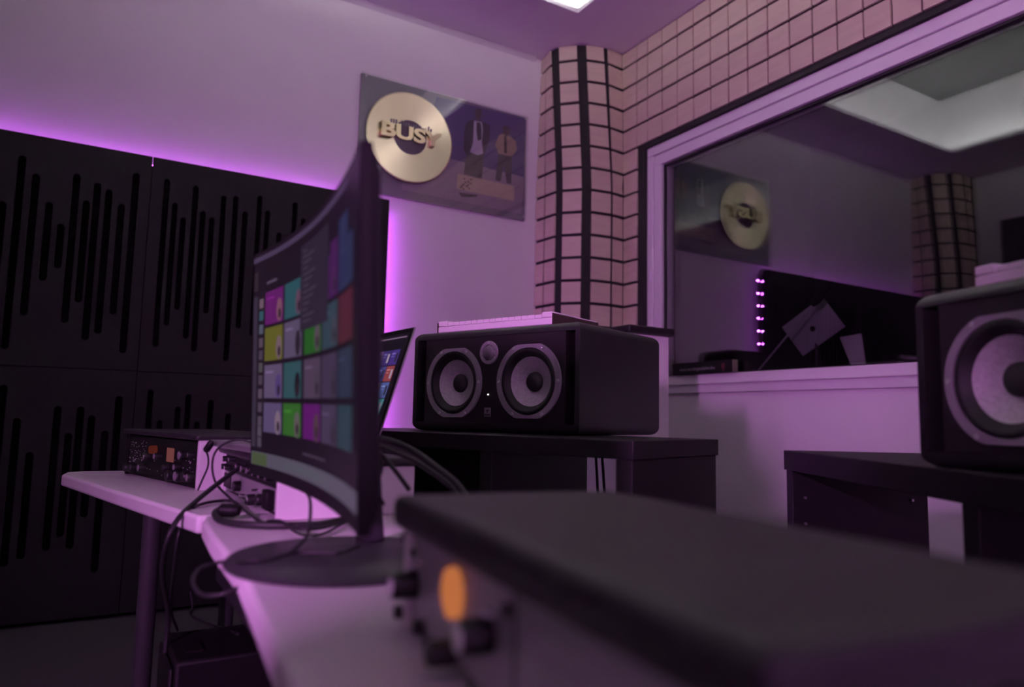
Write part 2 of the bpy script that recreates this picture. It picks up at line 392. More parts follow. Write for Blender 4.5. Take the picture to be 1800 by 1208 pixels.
def acoustic_panel(x0, x1, z0, z1, slots, label, mirror=None):
    slots = [((t[0], t[1]), (t[0], b[1])) for t, b in slots if x0+0.02 < t[0] < x1-0.02]
    bm = bmesh.new()
    def loop(pts):
        vs = [bm.verts.new((x-x0, 0, z-z0)) for x, z in pts]
        return [bm.edges.new((vs[i], vs[(i+1) % len(vs)])) for i in range(len(vs))]
    g = 0.0015
    ed = loop([(x0+g, z0+g), (x1-g, z0+g), (x1-g, z1-g), (x0+g, z1-g)])
    last = -9
    for t, b in sorted(slots):
        x = t[0]; r = 0.0150 if x0 < 0 else 0.0130
        if x-last < 2*r+0.008: x = last+2*r+0.009
        if x+r > x1-0.01: continue
        last = x; zt, zb = min(t[1], z1-0.03)-r, max(b[1], z0+0.03)+r
        pts = [(x+r*math.cos(a), zt+r*math.sin(a)) for a in [PI*i/8 for i in range(9)]] + [(x-r*math.cos(a), zb-r*math.sin(a)) for a in [PI*i/8 for i in range(9)]]
        ed += loop(pts)
    bmesh.ops.triangle_fill(bm, use_beauty=True, use_dissolve=False, edges=ed)
    ext = bmesh.ops.extrude_face_region(bm, geom=bm.faces[:])
    for v in [e for e in ext['geom'] if isinstance(e, bmesh.types.BMVert)]: v.co.y += 0.022
    bmesh.ops.recalc_face_normals(bm, faces=bm.faces[:])
    me = D.meshes.new('slotted_board'); bm.to_mesh(me); bm.free(); me.materials.append(M['panel'])
    o = thing('acoustic_panel', label, 'acoustic panel', (x0, PY, z0), 0, 'slotted acoustic panels on the left wall')
    link('slotted_board', me, o)
    MB().box(0.004, x1-x0-0.004, 0.0225, 0.045, 0.004, z1-z0-0.004).build('backing_box', M['slotb'], o)
    return o
XA, XS, XE = -0.80, 0.21, 1.40
acoustic_panel(XS, XE, ZP1, ZP2, up[1], 'upper black slotted acoustic panel behind the curved monitor, below the gold record')
acoustic_panel(XA, XS, ZP1, ZP2, up[0], 'upper black slotted acoustic panel left of the seam, away from the gold record')
acoustic_panel(XS, XE, 0.02, ZP1, lo[1], 'lower black slotted acoustic panel behind the racks and laptop')
acoustic_panel(XA, XS, 0.02, ZP1, lo[0], 'lower black slotted acoustic panel behind the free left end of the desk')

# violet LED strips on the back of the panels
def led_strip(name_label, p0, p1, nrm, n, group='violet LED strips behind the acoustic panels', wide=0.010):
    p0, p1, nrm = Vector(p0), Vector(p1), Vector(nrm).normalized(); ax = (p1-p0).normalized(); sd = ax.cross(nrm)
    o = thing('led_strip', name_label, 'light', p0, 0, group)
    L = (p1-p0).length
    t = MB(); R = Matrix((ax, sd, nrm)).transposed().to_4x4()
    t.box(0, L, -0.005, 0.005, 0, 0.0015, R); t.build('tape', M['ledtape'], o)
    if n:
        me = None
        for i in range(n):
            x = L*(i+0.5)/n
            if me is None:
                q = MB().box(-0.005, 0.005, -0.0045, 0.0045, 0.0016, 0.004, R).build('led', M['led'], o); me = q.data
            else:
                q = D.objects.new('led', me); COL.objects.link(q); q.parent = o
            q.location = ax*x
    else:
        MB().box(0.01, L-0.01, -0.0035, 0.0035, 0.0016, 0.0045, R).build('light_line', M['ledline'], o)
    return o
led_strip('violet LED strip along the top edge of the slotted acoustic panels', (XA+0.02, 3.7825, ZP2-0.032), (XE-0.03, 3.7825, ZP2-0.032), (0, 0, 1), 0)
led_strip('violet LED strip down the end edge of the slotted panels, seen in the window reflection', (XE-0.003, 3.7825, 0.004), (XE-0.003, 3.7825, ZP2-0.04), (1, 0, 0), 21)
MB().box(XA+0.02, XE-0.003, 3.7755, 3.789, 0.0, ZP2-0.0321).build('mounting_frame', M['slotb'], None)
tag(D.objects['mounting_frame'], 'black mounting frame carrying the acoustic panels off the left wall', 'frame')

# violet wall lamp on the back wall: the source of the hard shadows on the window wall
wl = thing('wall_lamp', 'small square violet LED lamp with blinkers on the wall behind the office chair', 'lamp', (XB+0.002, -0.30, 1.27))
MB().box(0, 0.03, -0.085, 0.085, 0, 0.20).build('housing', M['dark'], wl, bevel=0.004)
MB().box(0.0302, 0.034, -0.06, 0.06, 0.02, 0.18).build('diffuser', M['lamp'], wl)
for y in (-0.096, 0.0862): MB().box(0, 0.062, y, y+0.010, -0.010, 0.21).build('blinker', M['dark'], wl)
for z in (-0.010, 0.2003): MB().box(0, 0.100, -0.0855, 0.0855, z, z+0.0097).build('blinker', M['dark'], wl)

# unseen office chair added behind the camera to shade the near desk and rack
oc = thing('shade_chair', 'unseen black high backed office chair added to shade the near desk', 'chair', (-0.42, -0.06, 0), math.radians(28))
for k in range(5):
    R = Matrix.Rotation(2*PI*k/5+0.3, 4, 'Z')
    MB().box(0.03, 0.30, -0.02, 0.02, 0.065, 0.095, R).build('leg', M['dark'], oc, bevel=0.006)
    MB().cyl(0.03, -0.012, 0.012, R @ T(0.29, 0, 0.0315) @ Matrix.Rotation(PI/2, 4, 'X'), 20).build('caster', M['rubber'], oc, smooth=True)
MB().cyl(0.028, 0.06, 0.43, None, 20).build('column', M['leg'], oc, smooth=True)
MB().box(-0.22, 0.25, -0.24, 0.24, 0.43, 0.51).build('seat', M['foam'], oc, bevel=0.03, seg=4)
MB().box(-0.27, -0.20, -0.04, 0.04, 0.45, 0.62).build('back_post', M['dark'], oc, bevel=0.01)
MB().box(-0.29, -0.21, -0.23, 0.23, 0.58, 1.25).build('backrest', M['foam'], oc, bevel=0.03, seg=4)
MB().box(-0.285, -0.215, -0.17, 0.11, 1.255, 1.43).build('headrest', M['foam'], oc, bevel=0.03, seg=4)  # sized to keep lamp light off the right speaker
for y in (-0.29, 0.25):
    MB().box(-0.12, 0.14, y, y+0.04, 0.68, 0.70).build('armrest', M['dark'], oc, bevel=0.008)
    MB().box(-0.03, 0.02, y+0.005, y+0.035, 0.46, 0.68).build('arm_post', M['dark'], oc, bevel=0.004)

# ------------------------------------------------------------------ gold record plaque
PX0, PX1, PZ0, PZ1, PLY = 1.233, 2.337, HC+1.255, HC+1.938, 3.80
W_, H_ = PX1-PX0, PZ1-PZ0
pq = thing('gold_record_plaque', 'clear acrylic plaque with a gold record and a print of two people', 'plaque', (PX0, PLY, PZ0))
pr = MB()                     # the print: flat artwork, y = 0.006 behind the front sheet
def P(pts, mi, y):
    pr.mi = mi; pr.poly([(x, y, z) for x, z in pts])
def ell(cx, cz, rx, rz, n=20): return [(cx+rx*math.cos(2*PI*i/n), cz+rz*math.sin(2*PI*i/n)) for i in range(n)]
def ppt(px, py):
    p = at_y(px, py, PLY); return (p.x-PX0, p.z-PZ0)
def C5(*a):                   # points measured on a zoomed crop of the print
    return [ppt(780+x/5.49, 170+y/5.49) for x, y in a]
P([(0, 0), (W_, 0), (W_, H_), (0, H_)], 0, 0.0120)
P(C5((-60, -5), (800, 205), (780, 770), (100, 600), (-230, 520)), 1, 0.0115)
P(C5((-330, 520), (210, 628), (790, 775), (755, 1130), (-400, 890)), 2, 0.0110)
P(C5((225, 240), (300, 215), (385, 235), (455, 270), (450, 400), (410, 520), (395, 560), (225, 560), (200, 500), (205, 330)), 3, 0.0105)
P(C5((300, 225), (375, 240), (385, 310), (375, 430), (388, 545), (330, 560), (262, 530), (290, 440)), 5, 0.0100)
P(C5((325, 240), (360, 245), (372, 300), (372, 410), (335, 420), (322, 330)), 3, 0.0096)
P(C5((225, 540), (260, 545), (330, 560), (395, 555), (375, 790), (300, 770), (200, 745)), 4, 0.0098)
P(C5((310, 115), (345, 105), (375, 125), (372, 190), (350, 222), (315, 205)), 6, 0.0100)
P(C5((540, 365), (600, 345), (660, 385), (705, 430), (715, 510), (680, 560), (660, 580), (540, 560), (505, 460)), 7, 0.0105)
P(C5((592, 375), (612, 378), (618, 540), (590, 540)), 3, 0.0100)
P(C5((540, 545), (665, 575), (660, 840), (615, 830), (590, 640), (555, 815), (505, 800), (525, 640)), 4, 0.0101)
P(C5((570, 285), (610, 270), (645, 295), (640, 350), (615, 380), (580, 350)), 6, 0.0100)
P(C5((150, 920), (340, 945), (320, 965), (180, 965)), 3, 0.0100)
lab = C5((140, 738), (690, 862), (685, 1005), (132, 885))
P(lab, 8, 0.0090)
rr = random.Random(3)
for i in range(16):
    x, y = 165+rr.random()*115, 775+rr.random()*105
    P(C5((x, y), (x+16, y+5+rr.random()*8), (x+10, y+20), (x-4, y+13)), 3, 0.0085)
pr.build('photo_print', [M['pgrey'], M['pblue'], M['pfloor'], M['psuit'], M['ptrouser'], M['pshirt'], M['pskin'], M['ptan'], M['plabel']], pq)
MB().box(0, W_, 0.0135, 0.0285, 0, H_).build('backboard', M['dim'], pq)
MB().box(-0.004, W_+0.004, -0.004, 0.003, -0.004, H_+0.004).build('front_sheet', M['acrylic'], pq)
for x, z in ((0.02, 0.02), (W_-0.02, 0.02), (0.02, H_-0.02), (W_-0.02, H_-0.02)):
    MB().cyl(0.006, 0, 0.006, T(x, -0.004, z) @ Matrix.Rotation(PI/2, 4, 'X'), 16).build('fixing_screw', M['screw'], pq, smooth=True)
dc = at_y(721, 242, PLY-0.01); RD = 0.268
disc = MB().lathe([(0.0, 0.004), (RD-0.012, 0.004), (RD-0.005, 0.006), (RD, 0.004), (RD, -0.003), (0, -0.003)], 96).build('gold_record', M['gold'], pq, smooth=True, angle=50)
disc.location = (dc.x-PX0, -0.0085, dc.z-PZ0); disc.rotation_euler = (PI/2, 0, 0)
lb = MB().lathe([(0, 0.0052), (0.100, 0.0052), (0.102, 0.0042), (0.102, 0.0)], 64).build('record_label', M['plum'], disc, smooth=True)
me = text_mesh('BUSY', 0.112, 0.010, 0.0045, 1.42); me.materials.append(M['gold2'])
tx = link('lettering', me, pq); tx.location = (dc.x-PX0-0.004, -0.026, dc.z-PZ0+0.008); tx.rotation_euler = (PI/2, 0, 0)
sm = MB(); rr = random.Random(5)
for i in range(17):           # small engraved line above the big word, too fine to read
    x = -0.125+i*0.0155; h = 0.012+rr.random()*0.016
    sm.box(x, x+0.004+rr.random()*0.005, -0.0165, -0.0135, 0.062, 0.062+h)
so = sm.build('engraved_line', M['dim'], pq); so.location = (dc.x-PX0, 0, dc.z-PZ0)

# ------------------------------------------------------------------ wooden tiles: corner column, wall panel over the window
TXF = 2.85                    # tile face
K = TXF/2.8
k_px = (930, 976.4, 988.4, 1022.8, 1040, 1074.5, 1078.8, 1096)
def hit(p, yaw, q):
    d = ray(*q)[:2]; uu = np.array([math.cos(yaw), math.sin(yaw)])
    s = np.linalg.solve(np.array([d, -uu]).T, p); return d*s[0]
def prof(px, y, yaws, x0):
    al, ar, bl, br, cl, cr, dl, dr = px; ya, yb, yc, yd = [math.radians(v) for v in yaws]
    d = ray(dr, y)[:2]; Pn = [d*(x0/d[0])]
    for x, yw in ((dl, yd), (cr, (yc+yd)/2), (cl, yc), (br, (yb+yc)/2), (bl, yb), (ar, (ya+yb)/2), (al, ya)): Pn.append(hit(Pn[-1], yw, (x, y)))
    Pn = np.array(Pn)
    e = Pn[6]+(Pn[7]-Pn[6])*((YW-0.004-Pn[6][1])/(Pn[7][1]-Pn[6][1])); Pn[7] = e
    return Pn
pk = prof(k_px, 330, (95, 132, 172, 190), TXF)
pt_ = prof((955, 967, 981.3, 1013.6, 1030, 1061, 1069.5, 1093.5), 95, (80, 134, 161, 186), TXF)
ZK = HC+1.47
TP = 0.1415; ZT0 = HC+1.697-12*TP          # tile rows
def plan_at(z):
    if z <= ZK: return pk
    t = (z-ZK)/(ZC-ZK); return pk*(1-t)+pt_*t
def tile_column(label, fx):
    col = thing('wood_tile_column', label, 'acoustic column', fx((2.62, 3.6, 0)))
    inv = Matrix.Translation(-Vector(fx((2.62, 3.6, 0))))
    # dark core, set back behind the tiles
    bm = bmesh.new(); zs = [0.0, ZK, ZC-0.002]; cen = np.array([XF, YW])
    rings = []
    for z in zs:
        p = plan_at(z); ring = [p[i]+(cen-p[i])/np.linalg.norm(cen-p[i])*0.011 for i in range(8)]
        ring[0] = np.array([TXF+0.011, p[0][1]]); ring = [np.array([XF-0.004, p[0][1]])] + ring + [np.array([ring[-1][0], YW-0.004]), np.array([XF-0.004, YW-0.004])]
        rings.append([bm.verts.new(inv @ Vector(fx((q[0], min(q[1], YW-0.004), z)))) for q in ring])
    n = len(rings[0])
    for a, b in zip(rings, rings[1:]):
        for i in range(n): bm.faces.new((a[i], a[(i+1) % n], b[(i+1) % n], b[i]))
    bm.faces.new(rings[0]); bm.faces.new(rings[-1])
    bmesh.ops.recalc_face_normals(bm, faces=bm.faces[:])
    me = D.meshes.new('core'); bm.to_mesh(me); bm.free(); me.materials.append(M['foam']); link('core', me, col)
    # strips of tiles
    def tile(mb, a0, a1, z0, z1):
        vs = []
        for z in (z0, z1):
            p = plan_at(z)
            A = p[a0[0]]*(1-a0[1])+p[a0[0]+1]*a0[1]; B = p[a1[0]]*(1-a1[1])+p[a1[0]+1]*a1[1]
            t = (B-A)/np.linalg.norm(B-A); nrm = np.array([t[1], -t[0]]); 
            if nrm @ (cen-A) < 0: nrm = -nrm
            for q in (A, B, B+nrm*0.009, A+nrm*0.009): vs.append(mb.bm.verts.new(inv @ Vector(fx((min(q[0], XF-0.004), min(q[1], YW-0.004), z)))))
        for q in ((0, 1, 2, 3), (7, 6, 5, 4), (0, 4, 5, 1), (1, 5, 6, 2), (2, 6, 7, 3), (3, 7, 4, 0)): mb.bm.faces.new([vs[i] for i in q])
    for i0, spl in ((0, [(0, -0.012, 1)]), (2, [(2, 0, 1)]), (4, [(4, 0, 1)]), (6, [(6, 0, .50), (6, .555, 1)])):
        for (s, f0, f1) in spl:
            mb = MB(); z = ZT0-2*TP
            while z < ZC-0.01:
                z0, z1 = max(0.003, z+0.0095), min(ZC-0.004, z+TP-0.0095)
                if z1-z0 > 0.02: tile(mb, (s, f0+0.012), (s, f1-(0.025 if s in (2, 4) else 0)), z0, z1)
                z += TP
            mb.build('tile_strip', M['tile'], col)
    return col
tile_column('convex black corner column faced with wooden tiles, right of the gold record', lambda p: p)
MX = 1.645
tile_column('convex wood tile column in the far corner, seen only in the window reflection', lambda p: (MX-p[0], p[1], p[2]))
tw = thing('wood_tile_panel', 'grid of wooden tiles on black backing round the top of the studio window', 'acoustic panel', (TXF, 3.2, ZC-0.3))
inv = T(-TXF, -3.2, -(ZC-0.3))
b = MB(); y0c = pk[0][1]
b.box(2.864, XF-0.001, YR+0.01, y0c+0.03, WZ1, ZC-0.003, inv); b.box(2.864, XF-0.001, WY1, y0c+0.03, 0.01, WZ1, inv)
b.build('backing', M['foam'], tw)
ycols = [y0c, 3.335, 3.235]
while ycols[-1] > YR+0.2: ycols.append(ycols[-1]-0.1290)
t = MB(); rr = random.Random(2)
for a, c in zip(ycols, ycols[1:]):
    for r in range(12, 18):
        z0, z1 = ZT0+r*TP+0.0075, min(ZT0+(r+1)*TP-0.0075, ZC-0.006)
        if z1-z0 < 0.02: continue
        e = rr.uniform(-0.0015, 0.0015)
        t.box(TXF+e, 2.8635, c+0.004, a+(0.03 if a == y0c else -0.004), z0, z1, inv)
for r in range(0, 12):
    z0, z1 = ZT0+r*TP+0.0080, ZT0+(r+1)*TP-0.0080
    t.box(TXF+rr.uniform(-0.0015, 0.0015), 2.8635, 3.333, y0c+0.03, max(0.012, z0), z1, inv)
t.build('tile_grid', M['tile'], tw, bevel=0.0015, seg=1)

# ------------------------------------------------------------------ white cabinet and sign by the window
cb = thing('side_cabinet', 'tall white cabinet with a dark top, between the left speaker and the window', 'cabinet', (1.88, 2.24, 0))
MB().box(0.012, 0.24, 0.028, 0.30, 0, 1.280).build('body', M['rwhite'], cb, bevel=0.003)
MB().box(0, 0.25, 0, 0.33, 1.2805, 1.313).build('top', M['black'], cb, bevel=0.008)
sg = thing('sign_box', 'long black box with a pale web address and red emblem, standing on the window sill', 'sign', (2.896, 2.60, GZ0))
MB().box(-0.028, 0.012, 0.0, 0.44, 0.0005, 0.066).build('box', M['gblack'], sg, bevel=0.0015)
MB().box(-0.027, 0.011, -0.001, 0.0003, 0.002, 0.065).build('end_flap', M['card'], sg)
me = text_mesh('www.recordingstudiohire.live', 0.026, 0.0003, 0.0, 0.84); me.materials.append(M['dim'])
tx = link('lettering', me, sg); tx.location = (-0.0285, 0.25, 0.029); tx.rotation_euler = (PI/2, 0, -PI/2)
em = MB(); 
em.prism(ell(0, 0, 0.013, 0.018), 0, 0.0004); em.prism([(-.006, -.022), (.002, -.030), (.008, -.020)], 0, 0.0004)
eo = em.build('emblem', M['red'], sg); eo.location = (-0.0285, 0.062, 0.034); eo.rotation_euler = (PI/2, 0, -PI/2)

ec = thing('equipment_case', 'black upright equipment case in the corner below the gold record, seen reflected in the window', 'case', (1.95, 3.22, 0))
MB().box(0, 0.37, 0, 0.32, 0.03, 1.40).build('case', M['foam'], ec, bevel=0.05, seg=5)
for x in (0.07, 0.30):
    for y in (0.07, 0.25): MB().cyl(0.02, 0.0005, 0.032, T(x, y, 0), 16).build('foot', M['rubber'], ec)

# ------------------------------------------------------------------ speakers
SW, SD, SH = 0.522, 0.38, 0.255
def make_speaker(label):
    s = thing('studio_speaker', label, 'speaker', (0, 0, 0), 0, 'studio speakers on the black shelf units')
    # body: rounded slab edges at top and bottom, open at the front for baffle and ports
    bm = bmesh.new(); mb = MB(); mb.bm = bm
    mb.box(0, SW, -SD, 0, 0, SH)
    ed = [e for e in bm.edges if abs(e.verts[0].co.z-e.verts[1].co.z) < 1e-6]
    bmesh.ops.bevel(bm, geom=ed, offset=0.020, segments=6, profile=0.5, affect='EDGES')
    bmesh.ops.recalc_face_normals(bm, faces=bm.faces[:])
    me = D.meshes.new('cabinet'); bm.to_mesh(me); bm.free(); me.materials.append(M['spk']); me.materials.append(M['void'])
    o = D.objects.new('cabinet', me); COL.objects.link(o)
    c = MB(); c.box(0.0125, SW-0.0125, -0.055, 0.05, 0.022, SH-0.020); cme_o = c.build('cutter', M['void'])
    bo = o.modifiers.new('cut', 'BOOLEAN'); bo.operation = 'DIFFERENCE'; bo.object = cme_o; bo.solver = 'EXACT'
    dg = bpy.context.evaluated_depsgraph_get(); me2 = D.meshes.new_from_object(o.evaluated_get(dg))
    D.objects.remove(o); D.objects.remove(cme_o)
    me2.name = 'cabinet'
    while len(me2.materials) < 1: me2.materials.append(M['spk'])
    link('cabinet', me2, s, smooth=True, angle=30)
    bm = bmesh.new(); ed = []
    def hole(pts):
        vs = [bm.verts.new((x, -0.003, z)) for x, z in pts]; return [bm.edges.new((vs[i], vs[(i+1) % len(vs)])) for i in range(len(vs))]
    ed += hole([(0.040, 0.0225), (SW-0.040, 0.0225), (SW-0.040, SH-0.0205), (0.040, SH-0.0205)])
    for cu in (0.1426, 0.3786): ed += hole([(cu+0.0795*math.cos(2*PI*i/64), 0.1221+0.0795*math.sin(2*PI*i/64)) for i in range(64)])
    bmesh.ops.triangle_fill(bm, use_beauty=True, use_dissolve=False, edges=ed)
    ext = bmesh.ops.extrude_face_region(bm, geom=bm.faces[:])
    for v in [e for e in ext['geom'] if isinstance(e, bmesh.types.BMVert)]: v.co.y -= 0.050
    bmesh.ops.recalc_face_normals(bm, faces=bm.faces[:])
    me = D.meshes.new('baffle'); bm.to_mesh(me); bm.free(); me.materials.append(M['baffle']); link('baffle', me, s)
    for x0, x1 in ((0.0128, 0.0396), (SW-0.0396, SW-0.0128)):
        MB().box(x0, x1, -0.0545, -0.049, 0.0225, SH-0.0205).build('port', M['void'], s)
    for cu in (0.1426, 0.3786):
        F0 = T(cu, -0.003, 0.1221) @ FACE
        fr = MB(); n = 72; R = 0.0935; cut = 0.0872; ri = 0.079
        outer = []
        for i in range(n):
            a = 2*PI*i/n; x, z = R*math.cos(a), R*math.sin(a); z = max(-cut, min(cut, z)); outer.append((x, z))
        def ring(pts, y): return [fr.bm.verts.new(Vector((cu+p[0], y, 0.1221+p[1]))) for p in pts]
        inn = [(ri*math.cos(2*PI*i/n), ri*math.sin(2*PI*i/n)) for i in range(n)]
        A, B_, C_, E_ = ring(outer, -0.0028), ring([(p[0]*.99, p[1]*.99) for p in outer], 0.0028), ring(inn, 0.0028), ring(inn, -0.004)
        for q, r2 in ((A, B_), (B_, C_), (C_, E_)):
            for i in range(n): fr.bm.faces.new((q[i], q[(i+1) % n], r2[(i+1) % n], r2[i]))
        wf = fr.build('woofer', M['ring'], s, smooth=True)
        MB().lathe([(0.0788, -0.004), (0.0775, 0.0035), (0.073, 0.006), (0.068, 0.003), (0.064, -0.003), (0.0585, -0.007)], 64, F0).build('surround', M['rubber'], wf, smooth=True, angle=80)
        MB().lathe([(0.0590, -0.007), (0.050, -0.012), (0.040, -0.0175), (0.030, -0.0225), (0.020, -0.027)], 64, F0).build('cone', M['cone'], wf, smooth=True, angle=80)
        MB().lathe([(0.0235, -0.0255), (0.0225, -0.020), (0.017, -0.0145), (0.009, -0.0115), (0, -0.0105)], 40, F0).build('dust_cap', M['cap'], wf, smooth=True, angle=80)
        for kx in range(6):
            a = PI/3*kx
            x, z = 0.0862*math.cos(a), max(-0.083, min(0.083, 0.0885*math.sin(a)))
            MB().lathe([(0.0042, 0.0), (0.0042, 0.0035), (0.003, 0.0048), (0.0014, 0.0042), (0, 0.003)], 14, T(cu+x, -0.0002, 0.1221+z) @ FACE).build('screw', M['screw'], wf, smooth=True)
    F0 = T(0.2645, -0.003, 0.1937) @ FACE
    twf = MB().lathe([(0.0285, 0), (0.0285, 0.003), (0.027, 0.004), (0.020, 0.0035), (0.0195, 0.0)], 48, F0).build('tweeter', M['ring'], s, smooth=True)
    MB().lathe([(0.0195, -0.0005), (0.0195, 0.0003), (0.0, 0.0003)], 40, F0).build('tweeter_dome', M['void'], twf)
    gr = MB()
    for i in range(-7, 8):        # perforated dome drawn as crossing wires
        for ax in (0, 1):
            pts = []
            for k in range(-7, 8):
                u, v = (i*0.0025, k*0.0027) if ax else (k*0.0027, i*0.0025)
                if u*u+v*v < 0.0192**2: pts.append(Vector((0.2645+u, -0.003+0.0015+0.0065*(1-(u*u+v*v)/0.0195**2), 0.1937+v)))
            if len(pts) > 1:
                for a, c2 in zip(pts, pts[1:]):
                    d = (c2-a); n2 = d.cross(Vector((0, 1, 0))).normalized()*0.00055; yv = Vector((0, 0.0008, 0))
                    vs = [gr.bm.verts.new(v3) for v3 in (a-n2, c2-n2, c2+n2, a+n2, a-n2-yv, c2-n2-yv, c2+n2-yv, a+n2-yv)]
                    for q in ((0, 1, 2, 3), (7, 6, 5, 4), (0, 4, 5, 1), (2, 6, 7, 3)): gr.bm.faces.new([vs[j] for j in q])
    gr.build('grille', M['grille'], twf)
    for a in (PI*1.17, PI*1.83, PI/2):
        MB().lathe([(0.002, 0), (0.002, 0.0045), (0, 0.0055)], 10, F0 @ T(0.0238*math.cos(a), -0.0238*math.sin(a), 0)).build('screw', M['screw'], twf, smooth=True)
    MB().lathe([(0.0018, 0), (0.0016, 0.0012), (0, 0.0018)], 12, T(0.265, -0.003, 0.0917) @ FACE).build('power_light', M['dot'], s, smooth=True)
    bd = MB().box(0.255, 0.275, -0.0029, -0.0015, 0.038, 0.060).build('badge', M['ring'], s)
    bl = MB(); rr = random.Random(4)
    for i in range(5): bl.box(0.2568+i*0.0034, 0.2592+i*0.0034, -0.0016, -0.0011, 0.0405, 0.0445)
    bl.box(0.260, 0.270, -0.0016, -0.0011, 0.0525, 0.0545); bl.box(0.263, 0.267, -0.0016, -0.0011, 0.0485, 0.0520)
    bl.build('emblem', M['gblack'], bd)
    return s
ZL, ZR = HC-0.0337, HC-0.0559
spL = make_speaker('black studio speaker on the left shelf unit, beside the laptop')
aL = math.radians(110.86); spL.location = (0.9387, 1.2856, ZL); spL.rotation_euler = (0, 0, aL)
aR = math.radians(73.0); spRo = Vector((1.0759-SW*math.cos(aR), 0.6161-SW*math.sin(aR), ZR))
spR = dup(spL, spRo, aR, 'black studio speaker cut by the frame edge, on the right shelf unit')

# small keyboards lying on the speakers
def make_keyboard(label):
    k = thing('keyboard_controller', label, 'keyboard', (0, 0, 0), 0, 'small white keyboards on the speakers')
    W, Dp = 0.367, 0.20
    bdy = MB(); bdy.box(0, W, -Dp, -0.012, 0.0005, 0.017); bdy.box(0, W, -Dp, -0.105, 0.017, 0.030); bdy.build('body', M['kwhite'], k, bevel=0.002)
    for x0 in (0.0, W-0.030): MB().box(x0, x0+0.030, -0.1045, 0.0, 0.0175, 0.031).build('end_block', M['kwhite'], k, bevel=0.0025)
    MB().box(0.0, W, -0.0118, 0.0, 0.0005, 0.0165).build('front_lip', M['kwhite'], k, bevel=0.002)
    kw = (W-0.064)/15
    for i in range(15): MB().box(0.032+i*kw+0.0006, 0.032+(i+1)*kw-0.0006, -0.104, -0.003, 0.0175, 0.0265).build('white_key', M['kwhite'], k, bevel=0.001)
    for i in range(14):
        if i % 7 in (2, 6): continue
        MB().box(0.032+(i+1)*kw-0.005, 0.032+(i+1)*kw+0.005, -0.1035, -0.045, 0.027, 0.034).build('black_key', M['gblack'], k, bevel=0.001)
    for x in (-0.0035, W+0.0005): MB().box(x, x+0.003, -Dp, 0.0, 0.0005, 0.0265).build('end_cheek', M['kside'], k)
    for i in range(3): MB().cyl(0.007, 0.0305, 0.043, T(0.06+i*0.035, -0.15, 0), 20).build('knob', M['kwhite'], k, smooth=True)
    return k
def local(o, yaw, u, d, z):
    return Vector((o[0]+math.cos(yaw)*u+math.sin(yaw)*d, o[1]+math.sin(yaw)*u-math.cos(yaw)*d, z))
kb = make_keyboard('small white keyboard on top of the left speaker')
kb.location = local((0.9387, 1.2856), aL, 0.093, 0.022, ZL+SH); kb.rotation_euler = (0, 0, aL)
dup(kb, local(spRo, aR, 0.077, 0.03, ZR+SH), aR, 'small white keyboard on top of the right speaker, cut by the frame edge')

# ------------------------------------------------------------------ black shelf units carrying the speakers
def shelf_unit(label, loc, yaw, W, Dp, zt, th, panels, backs, pins):
    s = thing('shelf_unit', label, 'shelf', loc, yaw, 'black shelf units under the speakers')
    MB().box(0, W, -Dp, 0, zt-th, zt-0.0003).build('top', M['black'], s, bevel=0.0015)
    for u0, u1 in panels: MB().box(u0, u1, -Dp+0.005, -0.004, 0.001, zt-th-0.0005).build('side_panel', M['black'], s, bevel=0.001)
    for u0, u1 in backs: MB().box(u0, u1, -Dp+0.006, -Dp+0.012, 0.002, zt-th-0.001).build('back_panel', M['black'], s)
    for u0, u1, z in ((panels[0][1], panels[1][0], 0.12), (panels[1][1], panels[2][0], 0.12)):
        MB().box(u0+0.0006, u1-0.0006, -Dp+0.014, -0.006, z, z+0.025).build('shelf', M['black'], s)
    for u, y, z, sgn in pins: MB().cyl(0.0028, 0, 0.006, T(u, y, z) @ Matrix.Rotation(sgn*PI/2, 4, 'Y'), 10).build('shelf_pin', M['screw'], s, smooth=True)
    return s
yl, yr = math.radians(109.65), math.radians(58.42)
shelf_unit('black shelf unit under the left speaker, behind the laptop', (0.8434, 0.9927, 0), yl, 1.0, 0.362, ZL, 0.034,
           ((0.004, 0.038), (0.333, 0.367), (0.962, 0.996)), ((0.3675, 0.9615),), ())
orr = Vector((1.3553-1.1*math.cos(yr), 1.0836-1.1*math.sin(yr), 0))
shelf_unit('black shelf unit under the right speaker, behind the big near rack', orr, yr, 1.1, 0.30, ZR, 0.043,
           ((0.004, 0.038), (0.42, 0.455), (1.062, 1.096)), (), ((1.0615, -0.03, ZR-0.10, -1), (1.0615, -0.03, ZR-0.155, -1), (1.0615, -0.26, ZR-0.10, -1)))

# ------------------------------------------------------------------ desk
ZD = 0.75
dk = thing('desk', 'white corner desk with dark rail and grey steel leg', 'desk', (0.3, 1.2, 0))
inv = T(-0.3, -1.2, 0)
main = [(0.178, 1.245), (0.168, 1.085), (0.162, 0.85), (0.128, 0.49), (0.098, 0.18), (0.07, -0.10), (0.62, -0.14), (0.70, 0.40), (0.79, 0.98), (0.665, 1.33), (0.19, 1.30)]
wing = [(0.178, 1.303), (0.667, 1.333), (0.46, 1.93), (0.42, 2.33), (0.02, 2.36), (-0.022, 2.325), (-0.030, 2.25)]
MB().prism(main, ZD-0.03, ZD, inv).build('desktop', M['desk'], dk, bevel=0.006, seg=3)
MB().prism(wing, ZD-0.03, ZD, inv).build('desktop', M['desk'], dk, bevel=0.006, seg=3)
for x, y in ((0.163, 1.90), (0.40, 2.25), (0.56, 0.02), (0.20, 0.02), (0.60, 1.05)):
    MB().cyl(0.0205, 0.001, ZD-0.0305, inv @ T(x, y, 0), 24).build('leg', M['leg'], dk, smooth=True)
